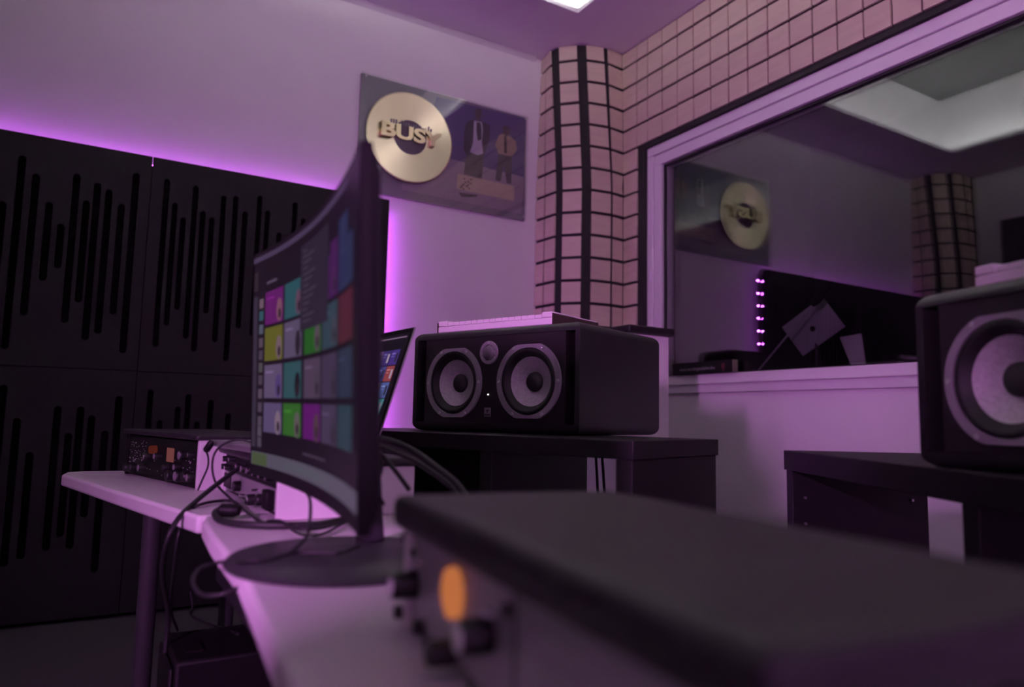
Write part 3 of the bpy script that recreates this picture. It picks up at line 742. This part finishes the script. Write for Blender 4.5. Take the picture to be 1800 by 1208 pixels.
ra = MB(); e = [Vector((0.192, 1.20, 0)), Vector((0.182, 0.85, 0)), Vector((0.150, 0.49, 0)), Vector((0.118, 0.18, 0))]
for p, q in zip(e, e[1:]):
    d = (q-p); L = d.length; ang = math.atan2(d.y, d.x); R = inv @ T(p.x, p.y, 0) @ Matrix.Rotation(ang, 4, 'Z')
    ra.box(0, L, 0, 0.018, ZD-0.052, ZD-0.031, R); ra.box(0, L, 0.004, 0.05, ZD-0.085, ZD-0.055, R)
ra.build('rail', M['rail'], dk, bevel=0.003)

# ------------------------------------------------------------------ racks on the desk
def rack(label, loc, yaw, W, Dp, Hh, lid, side, overhang=0.010, group='desktop racks', side2=None):
    r = thing('desktop_rack', label, 'rack', loc, yaw, group)
    for u0, sm in ((0.0, side), (W-0.014, side2 or side)): MB().box(u0, u0+0.014, -Dp, 0, 0.0005, Hh-lid-0.0003).build('side_panel', sm, r, bevel=0.001)
    MB().box(0.0145, W-0.0145, -Dp+0.002, -Dp+0.010, 0.001, Hh-lid-0.001).build('back_panel', M['dark'], r)
    MB().box(0.0145, W-0.0145, -Dp+0.011, -0.012, 0.001, 0.007).build('base', M['dark'], r)
    MB().box(-overhang*.6, W+overhang*.6, -Dp-0.004, overhang, Hh-lid, Hh).build('lid', M['lid'], r, bevel=min(0.007, lid*0.4), seg=3)
    return r
ZDE = ZD+0.0006
# left rack
A_, B0 = at_z(218.7, 833.5, ZD), at_z(346.5, 863.6, ZD)
ywl = math.atan2(A_.y-B0.y, A_.x-B0.x); WL = (A_-B0).to_2d().length
rack('rack with black gear front on the free left end of the desk', (B0.x, B0.y, ZDE), ywl, WL, 0.24, 0.121, 0.013, M['rwhite'], side2=M['dark'])
def rack_unit(label, loc, yaw, W, z0, z1, face, Dp=0.18):
    u = thing('rack_unit', label, 'audio processor', loc, yaw, 'audio processors in the desktop racks')
    MB().box(0.016, W-0.016, -Dp, -0.011, z0+0.001, z1-0.001).build('chassis', M['dark'], u)
    MB().box(0.0152, W-0.0152, -0.0108, -0.004, z0, z1).build('faceplate', face, u, bevel=0.001)
    return u
def knob(u, x, z, r, h, m, m2=None, name='knob'):
    o = MB().lathe([(r*1.05, -0.0039), (r, h*0.85-0.004), (r*0.86, h-0.004), (0, h-0.004)], 26, T(x, 0, z) @ FACE).build(name, m, u, smooth=True, angle=30)
    if m2: MB().lathe([(r*0.8, h-0.0039), (r*0.78, h-0.0032), (0, h-0.003)], 22, T(x, 0, z) @ FACE).build('cap', m2, o, smooth=True)
    return o
uL = rack_unit('black processor with a glowing pink meter in the left rack', (B0.x, B0.y, ZDE), ywl, WL, 0.010, 0.104, M['gblack'])
def LU(x, y):                  # crop pixel of the left rack front -> local u, z
    return (lambda t: (t[0], t[1]-ZDE))(on_front(210+x/12.08, 765+y/12.08, B0, ywl))
(mu0, mz0), (mu1, mz1) = LU(965, 560), LU(1135, 285)
MB().box(min(mu0, mu1), max(mu0, mu1), -0.0038, -0.0025, min(mz0, mz1), max(mz0, mz1)).build('meter', M['vu2'], uL, bevel=0.001)
for x, y, r, m, m2 in ((745, 310, 0.010, 'lampred', None), (605, 450, 0.010, 'knob', 'chrome'), (1552, 425, 0.007, 'knob', 'chrome'), (1375, 430, 0.011, 'knob', 'dim'), (840, 450, 0.008, 'knob', 'dim'),
                       (720, 850, 0.013, 'knob', None), (870, 840, 0.013, 'knob', 'dim'), (1010, 700, 0.008, 'knob', None), (1090, 860, 0.012, 'knob', None), (1265, 680, 0.008, 'knob', 'dim'),
                       (1290, 870, 0.013, 'knob', 'dim'), (1440, 880, 0.012, 'knob', None), (1545, 900, 0.009, 'knob', 'dim'), (300, 700, 0.012, 'knob', None), (500, 690, 0.010, 'knob', 'dim'), (190, 690, 0.010, 'knob', None)):
    u_, z_ = LU(x, y)
    if 0.02 < u_ < WL-0.02 and 0.018 < z_ < 0.1: knob(uL, u_, z_, r, 0.016, M[m], M[m2] if m2 else None)
mk = MB(); rr = random.Random(11)
for i in range(110):
    x, y = (rr.uniform(160, 540), rr.uniform(130, 570)) if i < 60 else (rr.uniform(520, 1600), rr.uniform(350, 950))
    u_, z_ = LU(x, y)
    if 0.02 < u_ < WL-0.02 and 0.014 < z_ < 0.100: mk.box(u_-rr.uniform(.001, .004), u_+.003, -0.0042, -0.0036, z_-0.0006, z_+0.0008)
mk.build('marking', M['ink'], uL)
# middle rack
B1 = Vector((0.2800, 1.1920, 0)); ywm = math.radians(90.6); WM = 0.496
rack('rack with silver gear front, behind the curved monitor and under the laptop', (B1.x, B1.y, ZDE), ywm, WM, 0.235, 0.098, 0.015, M['rwhite'])
uM = rack_unit('silver processor with a round chrome knob, low in the rack under the laptop', (B1.x, B1.y, ZDE), ywm, WM, 0.010, 0.046, M['silver'])
uM2 = rack_unit('black processor above the silver one in the rack under the laptop', (B1.x, B1.y, ZDE), ywm, WM, 0.0475, 0.082, M['gblack'])
def MU(x, y):
    return (lambda t: (t[0], t[1]-ZDE))(on_front(360+x/7.55, 770+y/7.55, B1, ywm))
for x, y, r, m, m2 in ((625, 830, 0.010, 'knob', 'chrome'), (520, 870, 0.004, 'chrome', None), (690, 700, 0.003, 'chrome', None), (745, 900, 0.005, 'chrome', None), (820, 1040, 0.003, 'chrome', None), (345, 700, 0.004, 'chrome', None), (440, 640, 0.011, 'knob', None), (760, 820, 0.012, 'knob', None)):
    u_, z_ = MU(x, y); u_ = min(max(u_, 0.03), WM-0.03); z_ = min(max(z_, 0.014), 0.040); knob(uM, u_, z_, min(r, 0.010), 0.014, M[m], M[m2] if m2 else None)
u_, _z = MU(275, 680); MB().box(u_-0.035, u_+0.045, -0.0038, -0.002, 0.012, 0.042).build('display', M['gblack'], uM, bevel=0.001)
u_, _z = MU(850, 950); MB().box(max(u_-0.02, 0.02), u_+0.014, -0.0038, 0.010, 0.012, 0.044).build('handle', M['dark'], uM, bevel=0.002)
for x, y, r in ((290, 275, 0.006), (375, 245, 0.005), (245, 375, 0.006), (315, 400, 0.005)):
    u_, z_ = MU(x, y); knob(uM2, min(max(u_, 0.03), WM-0.03), min(max(z_, 0.055), 0.075), r, 0.012, M['knob'], M['chrome'])
for i in range(6): knob(uM2, 0.06+i*0.05, 0.064, 0.007, 0.012, M['knob'], M['dim'])
# near rack (out of focus, right foreground)
ZN = HC-0.064
NA, NB, NA2 = at_z(690, 869, ZN), at_z(1345, 1148, ZN), at_z(1045, 856, ZN)
ywn = math.atan2(NA.y-NB.y, NA.x-NB.x); WN = (NA-NB).to_2d().length; DN = 0.205
ax = Vector((math.cos(ywn), math.sin(ywn), 0)); nz = Vector((ax.y, -ax.x, 0))
o_n = Vector((NB.x, NB.y, 0)) + nz*0.010 + ax*0.006
rack('big blurred rack with black lid in the right foreground', (o_n.x, o_n.y, ZDE), ywn, WN-0.012, DN-0.01, ZN-ZDE, 0.026, M['dark'], side2=M['rwhite'])
WNB = WN-0.012
uN = rack_unit('silver processor with a glowing orange meter in the near rack', (o_n.x, o_n.y, ZDE), ywn, WNB, 0.0085, ZN-ZDE-0.028, M['silver'], 0.16)
def NU(x, y): return (lambda t: (t[0], t[1]-ZDE))(on_front(x, y, o_n, ywn))
for x, y, r, h, m, m2 in ((722, 1028, 0.0105, 0.020, 'knob', 'chrome'), (850, 1118, 0.0105, 0.020, 'knob', 'chrome'), (786, 1149, 0.0085, 0.018, 'knob', None), (705, 1098, 0.0055, 0.010, 'knob', None), (733, 1103, 0.0050, 0.007, 'knob', None)):
    u_, z_ = NU(x, y); z_ = max(z_, 0.006+r); knob(uN, u_, z_, r, h, M[m], M[m2] if m2 else None)
u_, z_ = NU(790, 1043)
knob(uN, u_, z_, 0.0165, 0.0055, M['vu'], None, 'meter')
for x, y, r in ((705, 945, 0.004), (720, 972, 0.003), (882, 1072, 0.004)):
    u_, z_ = NU(x, y); knob(uN, u_, min(z_, ZN-ZDE-0.034), r, 0.003, M['knob'], None, 'socket')
for x, y in ((735, 990), (858, 1080), (800, 1095)):
    u_, z_ = NU(x, y); knob(uN, u_, min(z_, ZN-ZDE-0.034), 0.003, 0.006, M['chrome'], None, 'switch')
u_, z_ = NU(893, 1120); MB().box(u_-0.002, u_+0.001, -0.0042, -0.0036, 0.008, ZN-ZDE-0.030).build('seam', M['dark'], uN)

# ------------------------------------------------------------------ curved monitor
mq = (0.21942, 0.63046, HC-0.10708, 1.52819, -0.0414, 0.01488, 0.36113, 0.02559); MW = 0.612
_a = Vector((math.cos(mq[3]), math.sin(mq[3]), 0)); _n = Vector((math.sin(mq[3]), -math.cos(mq[3]), 0))
_upv = Vector((0, 0, 1))*math.cos(mq[4]) + _n*math.sin(mq[4])
_a2 = _a*math.cos(mq[5]) + _upv*math.sin(mq[5]); _u2 = -_a*math.sin(mq[5]) + _upv*math.cos(mq[5])
M0 = Vector(mq[:3])
def mon(u, v, t=0.0):          # u: 0 right end .. 1 left end, v: 0 bottom .. 1 top, t: behind the glass
    return M0 + _a2*(u*MW) + _u2*(v*mq[6]) + _n*(mq[7]*(1-(2*u-1)**2)+t) - MO
mo = thing('curved_monitor', 'curved black computer monitor on a round stand, showing rows of coloured tiles', 'monitor', (0.33, 0.90, ZD))
MO = Vector((0.33, 0.90, ZD))
NU_ = 40
def mon_shell(u0, u1, v0, v1, t0, t1, name, m, parent, bulge=0.0):
    bm = bmesh.new(); F_, Bk = [], []
    for i in range(NU_+1):
        u = u0+(u1-u0)*i/NU_; bl = bulge*max(0, 1-((2*i/NU_-1)**4))
        F_.append([bm.verts.new(mon(u, v0, t0)), bm.verts.new(mon(u, v1, t0))])
        Bk.append([bm.verts.new(mon(u, v0+(0.06 if bulge else 0), t1)), bm.verts.new(mon(u, 0.5*(v0+v1), t1+bl)), bm.verts.new(mon(u, v1-(0.06 if bulge else 0), t1))])
    for i in range(NU_):
        f, g, h, k2 = F_[i], F_[i+1], Bk[i], Bk[i+1]
        bm.faces.new((f[0], g[0], g[1], f[1])); bm.faces.new((h[0], h[1], k2[1], k2[0])); bm.faces.new((h[1], h[2], k2[2], k2[1]))
        bm.faces.new((f[0], h[0], k2[0], g[0])); bm.faces.new((f[1], g[1], k2[2], h[2]))
    for f, h in ((F_[0], Bk[0]), (F_[-1], Bk[-1])): bm.faces.new((f[0], f[1], h[2], h[1], h[0]))
    bmesh.ops.recalc_face_normals(bm, faces=bm.faces[:])
    me = D.meshes.new(name); bm.to_mesh(me); bm.free(); me.materials.append(m); return link(name, me, parent, smooth=True, angle=30)
mon_shell(0, 1, 0, 1, 0.0, 0.012, 'bezel', M['mon'], mo)
mon_shell(0.004, 0.996, 0.01, 0.99, 0.0122, 0.020, 'housing', M['mon'], mo, 0.022)
# display content: rectangles (uL, v) on the curved glass; uL counts from the far left end
sc_b = bmesh.new(); sc_m = []; sc_idx = {}
def srect(x0, x1, v0, v1, rgb, lay=1, k=1.0, poly=None):
    m = screen_mat(rgb, k)
    if m not in sc_idx: sc_idx[m] = len(sc_m); sc_m.append(m)
    n = max(1, int((x1-x0)/0.03)); t = -0.0004*lay
    prev = None
    for i in range(n+1):
        x = x0+(x1-x0)*i/n
        cur = (sc_b.verts.new(mon(1-x, v0, t)), sc_b.verts.new(mon(1-x, v1, t)))
        if prev:
            f = sc_b.faces.new((prev[0], cur[0], cur[1], prev[1])); f.material_index = sc_idx[m]
        prev = cur
def sblob(cx, cv, rx, rv, rgb, lay=3, n=14):
    m = screen_mat(rgb, 1.0)
    if m not in sc_idx: sc_idx[m] = len(sc_m); sc_m.append(m)
    f = sc_b.faces.new([sc_b.verts.new(mon(1-(cx+rx*math.cos(2*PI*i/n)), cv+rv*math.sin(2*PI*i/n), -0.0004*lay)) for i in range(n)]); f.material_index = sc_idx[m]
srect(0.012, 0.992, 0.112, 0.985, (24, 16, 26), 1)
srect(0.006, 0.86, 0.955, 0.978, (78, 62, 92), 2)
srect(0.014, 0.10, 0.13, 0.93, (28, 20, 30), 2)
srect(0.014, 0.045, 0.125, 0.80, (58, 50, 68), 3)
for i, (v, c) in enumerate(((0.74, (120, 96, 112)), (0.685, (52, 92, 104)), (0.625, (88, 92, 112)), (0.565, (92, 76, 92)), (0.51, (76, 64, 82)), (0.455, (84, 78, 84)), (0.40, (82, 66, 84)), (0.34, (96, 78, 98)), (0.28, (84, 70, 90)), (0.22, (88, 74, 94)), (0.175, (90, 78, 96)), (0.128, (80, 70, 88)))):
    srect(0.060, 0.092, v, v+0.042, c, 3)
for i in range(7): srect(0.016, 0.044, 0.90-i*0.012, 0.905-i*0.012, (74, 60, 70), 3)
srect(0.118, 0.20, 0.838, 0.850, (92, 74, 100), 3)
cols = ((0.106, 0.256), (0.270, 0.424), (0.448, 0.602), (0.616, 0.764), (0.778, 0.928))
rows = ((0.660, 0.804), (0.502, 0.646), (0.342, 0.484), (0.196, 0.322))
tc = (((104, 30, 108), (44, 88, 98), (60, 44, 70), (64, 30, 78), (44, 50, 84)),
      ((104, 100, 36), (96, 82, 112), (38, 96, 34), (52, 70, 84), (84, 36, 50)),
      ((102, 84, 118), (50, 86, 94), (84, 66, 90), (70, 56, 82), (46, 54, 76)),
      ((96, 80, 120), (52, 106, 38), (100, 26, 112), (74, 60, 88), (48, 66, 80)))
acc = (((132, 84, 104), (104, 72, 96), (80, 60, 80), (86, 56, 92), (66, 52, 70)), ((122, 98, 110), (40, 34, 44), (96, 76, 92), (70, 70, 84), (60, 40, 52)),
       ((84, 66, 124), (20, 18, 28), (76, 64, 80), (60, 52, 70), (42, 46, 62)), ((136, 112, 132), (104, 92, 96), (84, 62, 66), (62, 52, 72), (46, 54, 64)))
for r, (v0, v1) in enumerate(rows):
    for c, (x0, x1) in enumerate(cols):
        srect(x0, x1, v0, v1, tc[r][c], 2)
        if c < 4:
            sblob(x0+(x1-x0)*0.80, v0+(v1-v0)*0.36, 0.024, 0.050, acc[r][c], 3)
            sblob(x0+(x1-x0)*0.84, v0+(v1-v0)*0.24, 0.012, 0.022, (46, 34, 44), 4)
        if (r+c) % 2 == 0: srect(x0+0.012, x0+0.075, v1-0.035, v1-0.027, tuple(min(255, int(q*1.35)) for q in tc[r][c]), 3)
srect(0.415, 0.680, 0.592, 0.915, (46, 38, 54), 5)
for i in range(13): srect(0.440, 0.475+0.10*((i*37) % 10)/10, 0.885-i*0.022, 0.891-i*0.022, (76, 64, 86), 6)
srect(0.692, 0.764, 0.660, 0.84, (74, 30, 88), 3); srect(0.778, 0.870, 0.660, 0.88, (44, 50, 88), 3)
srect(0.45, 0.66, 0.138, 0.144, (84, 66, 90), 3)
srect(0.012, 0.990, 0.048, 0.106, (92, 86, 104), 2)
srect(0.020, 0.140, 0.050, 0.102, (78, 90, 62), 3)
for i in range(8): srect(0.30+i*0.05, 0.325+i*0.05, 0.066, 0.088, (88, 96, 100), 3)
bmesh.ops.recalc_face_normals(sc_b, faces=sc_b.faces[:])
me = D.meshes.new('screen'); sc_b.to_mesh(me); sc_b.free()
for m in sc_m: me.materials.append(m)
link('screen', me, mo)
st = MB()
st.lathe([(0, 0.0), (0.132, 0.0), (0.134, 0.003), (0.130, 0.008), (0.05, 0.0105), (0, 0.011)], 64, T(0.278-MO.x, 0.838-MO.y, 0.0008)).build('stand_base', M['stand'], mo, smooth=True, angle=60)
po = MB(); pb = Vector((0.335-MO.x, 0.915-MO.y, 0.011)); ptp = mon(0.5, 0.42, 0.046)
R = Matrix.Rotation(mq[3], 4, 'Z')
for z0, z1, c0, c1, hw0, hw1 in ((0.011, 0.16, pb, Vector((0.320-MO.x, 0.905-MO.y, 0.16)), 0.028, 0.020), (0.16, 0.29, Vector((0.320-MO.x, 0.905-MO.y, 0.16)), ptp+Vector((0.012, 0, 0.03)), 0.020, 0.028)):
    vs = []
    for c, hw in ((c0, hw0), (c1, hw1)):
        for sx, sy in ((-1, -1), (1, -1), (1, 1), (-1, 1)):
            vs.append(po.bm.verts.new(c + _a*(hw*sx) + _n*(0.011*sy)))
    for q in ((3, 2, 1, 0), (4, 5, 6, 7), (0, 1, 5, 4), (1, 2, 6, 5), (2, 3, 7, 6), (3, 0, 4, 7)): po.bm.faces.new([vs[i] for i in q])
po.build('stand_post', M['stand'], mo, bevel=0.003)

# ------------------------------------------------------------------ laptop on the middle rack
lyaw = math.radians(94.5); LWd, LDp = 0.335, 0.235
ZLP = ZDE+0.098
hx = Vector((0.500, 1.345, ZLP))
la = Vector((math.cos(lyaw), math.sin(lyaw), 0)); ln = Vector((la.y, -la.x, 0))
lo_ = hx - ln*LDp
lp = thing('laptop', 'open silver laptop showing coloured tiles, on the rack behind the curved monitor', 'laptop', lo_, lyaw)
MB().box(0, LWd, -LDp, 0, 0.001, 0.014).build('base', M['alu'], lp, bevel=0.003)
MB().box(0.02, LWd-0.02, -LDp+0.03, -0.10, 0.0141, 0.0150).build('keys', M['dark'], lp)
LT = math.radians(17.5)
LM = T(0, -LDp+0.004, 0.016) @ Matrix.Rotation(LT, 4, 'X')
LH = 0.250
MB().box(0, LWd, -0.0045, -0.0008, 0.0, LH, LM).build('lid', M['alu'], lp, bevel=0.002)
MB().box(0.002, LWd-0.002, -0.0007, 0.0004, 0.002, LH-0.002, LM).build('bezel', M['dark'], lp)
lgo = MB().cyl(0.014, -0.0052, -0.0045, LM @ T(LWd/2, 0, LH*0.5) @ FACE @ T(0, 0, 0), 24) 
lgo.bm.free()
lg = MB(); lg.prism(ell(0, 0, 0.013, 0.014), 0, 0.0006, LM @ T(LWd/2, -0.0045, LH*0.5) @ Matrix.Rotation(PI/2, 4, 'X')); lg.build('emblem', M['chrome'], lp)
lt0 = ((58, 40, 108), (122, 54, 62), (68, 76, 128), (62, 116, 124))
ls = MB(); lms = []
def lrect(x0, x1, z0, z1, rgb, lay=1, k=1.7):
    m = screen_mat(rgb, k)
    if m not in lms: lms.append(m)
    ls.mi = lms.index(m); y = 0.0005+0.0002*lay
    ls.poly([LM @ Vector((x, y, z)) for x, z in ((x0, z0), (x1, z0), (x1, z1), (x0, z1))])
lrect(0.010, LWd-0.010, 0.012, LH-0.012, (16, 12, 20))
lrect(0.018, 0.30, LH-0.022, LH-0.019, (110, 84, 112), 2); lrect(0.14, 0.30, LH-0.034, LH-0.031, (60, 46, 64), 2)
lt = (((74, 52, 120), (52, 38, 92), (90, 60, 110)), ((118, 52, 58), (62, 56, 112), (60, 80, 110)), ((66, 72, 122), (90, 74, 92), (70, 60, 110)), ((58, 110, 118), (66, 90, 104), (90, 60, 90)))
for r in range(4):
    for c in range(7):
        x0 = 0.028+c*0.0385; z1 = LH-0.048-r*0.036; rgb = lt[r][c % 3] if c else lt0[r]
        lrect(x0, x0+0.0365, z1-0.034, z1, rgb, 2)
        lrect(x0+0.004, x0+0.012, z1-0.028, z1-0.008, (150, 130, 150) if (r+c) % 2 else (40, 34, 44), 3)
        lrect(x0+0.016, x0+0.033, z1-0.010, z1-0.007, tuple(min(255, q+50) for q in rgb), 3)
        lrect(x0+0.020, x0+0.033, z1-0.016, z1-0.014, tuple(min(255, q+40) for q in rgb), 3)
lrect(0.03, 0.30, 0.022, 0.024, (110, 90, 112), 2)
ls.build('screen', lms, lp)

# ------------------------------------------------------------------ computer tower under the desk
tp = at_z(288, 1113, 0.50)
tw_ = thing('computer_tower', 'black computer tower on the carpet under the desk', 'computer', (tp.x, tp.y-0.19, 0), 0)
MB().box(0.0, 0.40, 0.0, 0.19, 0.012, 0.50).build('case', M['dark'], tw_, bevel=0.006)
MB().box(-0.008, -0.0005, 0.008, 0.182, 0.03, 0.488).build('front_panel', M['gblack'], tw_, bevel=0.004)
for y in (0.02, 0.155):
    for x in (0.02, 0.36): MB().cyl(0.012, 0.0005, 0.012, T(x, y, 0)).build('foot', M['rubber'], tw_)
MB().box(0.02, 0.05, 0.04, 0.10, 0.5005, 0.504).build('socket_plate', M['dark'], tw_)

# ------------------------------------------------------------------ cables
def cable(label, pts, r, plug=None):
    c = Vector(pts[0])
    o = thing('cable', label, 'cable', c, 0, 'black cables on and behind the desk')
    MB().tube([Vector(p)-c for p in pts], r).build('lead', M['cable'], o, smooth=True, angle=80)
    if plug:
        p, q, rr_ = plug; p, q = Vector(p)-c, Vector(q)-c; d = q-p
        R = d.to_track_quat('Z', 'Y').to_matrix().to_4x4(); R.translation = p
        MB().lathe([(rr_*0.6, 0), (rr_, d.length*0.15), (rr_, d.length*0.75), (rr_*0.7, d.length)], 14, R, True, True).build('plug', M['dark'], o, smooth=True, angle=40)
    return o
zt_ = ZD+0.005
def onD(x, y, up=0.0): return at_z(x, y, zt_+up)
cable('thick black cable draped over the desk edge left of the monitor, falling to the floor',
      [at_d(470, 795, 1.40), at_d(438, 812, 1.40), at_d(398, 839, 1.36), at_d(345, 881, 1.28), at_d(312, 914, 1.22), at_d(293, 955, 1.20), at_d(286, 1010, 1.24), at_d(296, 1080, 1.30), at_d(290, 1150, 1.30), at_d(288, 1230, 1.28)], 0.0045)
cable('thin black cable looping over the desk edge beside the thick one',
      [onD(425, 893), onD(408, 881), onD(376, 882), onD(345, 890), at_d(325, 906, 1.30), at_d(314, 940, 1.26), at_d(306, 1000, 1.28), at_d(300, 1070, 1.36), at_d(312, 1108, 1.42)], 0.0028)
cable('thick cable loop with a chunky plug lying on the desk by the silver rack gear',
      [onD(410, 893, .004), onD(385, 897, .004), onD(378, 905, .003), onD(390, 916, .003), onD(430, 922, .003), onD(500, 924, .003), onD(560, 922, .003), onD(605, 914, .003), onD(640, 908, .003)], 0.0055,
      (onD(385, 897, .010), onD(421, 898, .010), 0.011))
cable('thin black lead hanging from a jack plug on the white side of the left rack',
      [at_d(362, 792, 1.47), at_d(366, 805, 1.46), at_d(365, 822, 1.45), at_d(355, 845, 1.45), at_d(348, 862, 1.46)], 0.0020, (at_d(361, 794, 1.47), at_d(373, 776, 1.47), 0.007))
cable('thin black lead arching from the rack lid down to the desk',
      [at_d(445, 778, 1.38), at_d(420, 773, 1.38), at_d(395, 780, 1.38), at_d(378, 796, 1.38), at_d(373, 822, 1.37), at_d(380, 850, 1.36), at_d(400, 872, 1.33), onD(425, 893), onD(452, 914), onD(475, 922)], 0.0022)
cable('thin cable hanging under the monitor and looping out over the front edge of the desk',
      [at_d(538, 864, 0.98), at_d(545, 880, 0.94), at_d(545, 912, 0.90), at_d(538, 945, 0.86), at_d(508, 974, 0.83), at_d(465, 1004, 0.81), at_d(425, 1030, 0.79), at_d(385, 1046, 0.78), at_d(352, 1044, 0.79), at_d(339, 1020, 0.82), at_d(352, 998, 0.85), at_d(385, 989, 0.87), onD(425, 987, .009), onD(470, 985, .012), onD(520, 972, .014), onD(560, 972, .014), onD(600, 972, .014), onD(632, 960, .014)], 0.0022)
cable('thin slack cable sagging on the white desk between rack and monitor stand',
      [onD(488, 915), onD(505, 926), onD(525, 938), onD(550, 942), onD(575, 936), onD(600, 922), onD(622, 912)], 0.0020)
cable('second slack cable lying along the foot of the middle rack',
      [onD(470, 917, .004), onD(492, 916, .008), onD(510, 926, .008), onD(535, 931, .008), onD(565, 928, .008), onD(598, 919, .008)], 0.0026)
cable('thick grey-black cable arching down from the laptop behind the near rack',
      [at_d(640, 772, 1.10), at_d(672, 774, 1.10), at_d(700, 782, 1.10), at_d(735, 800, 1.09), at_d(770, 826, 1.08), at_d(798, 848, 1.07), at_d(818, 872, 1.06)], 0.0065)
cable('second dark cable running beside the thick arching one from the laptop',
      [at_d(650, 782, 1.05), at_d(680, 790, 1.05), at_d(720, 806, 1.05), at_d(758, 829, 1.04), at_d(790, 853, 1.03), at_d(806, 874, 1.02)], 0.0038)
cable('straight black cable slanting down across the white rack side beside the monitor',
      [at_d(652, 786, 0.98), at_d(672, 801, 0.98), at_d(695, 828, 0.97), at_d(720, 862, 0.96)], 0.0032)
cable('thin black cable curling behind the monitor edge toward the near rack',
      [at_d(672, 805, 1.0), at_d(669, 832, 0.98), at_d(660, 852, 0.95), at_d(664, 868, 0.93), at_d(674, 886, 0.90)], 0.0024)
for x0, x1 in ((1047, 1052), (1058, 1064)):
    pts = [at_d(x0, 797, 2.05), at_d((x0+x1)/2, 840, 2.05), at_d(x1, 900, 2.05), at_d(x1+2, 1000, 2.05)]
    e = Vector(pts[-1]); pts += [Vector((e.x, e.y, 0.2)), Vector((e.x+0.01, e.y+0.01, 0.005))]
    cable('black cable hanging behind the left shelf unit, %s' % ('nearer the monitor' if x0 < 1050 else 'nearer the window'), pts, 0.004)
cable('black cable dropping from under the desk onto the computer tower',
      [at_d(335, 1040, 1.60), at_d(339, 1065, 1.60), at_d(340, 1085, 1.60), tuple(Vector((tp.x+0.12, tp.y-0.08, 0.503)))], 0.003)

# ------------------------------------------------------------------ dark picture on the back wall (seen in the reflection)
pc = thing('wall_picture', 'dark framed picture on the back wall, seen only in the window reflection', 'picture', (XB+0.003, 2.55, HC+0.95))
MB().box(0, 0.025, 0, 0.70, 0, 0.95).build('frame', M['gblack'], pc, bevel=0.003)
MB().box(0.0252, 0.027, 0.03, 0.67, 0.03, 0.92).build('print', M['pic'], pc)

wd = D.worlds.new('room_dark'); SC.world = wd; wd.use_nodes = True
wd.node_tree.nodes['Background'].inputs[0].default_value = (0, 0, 0, 1)
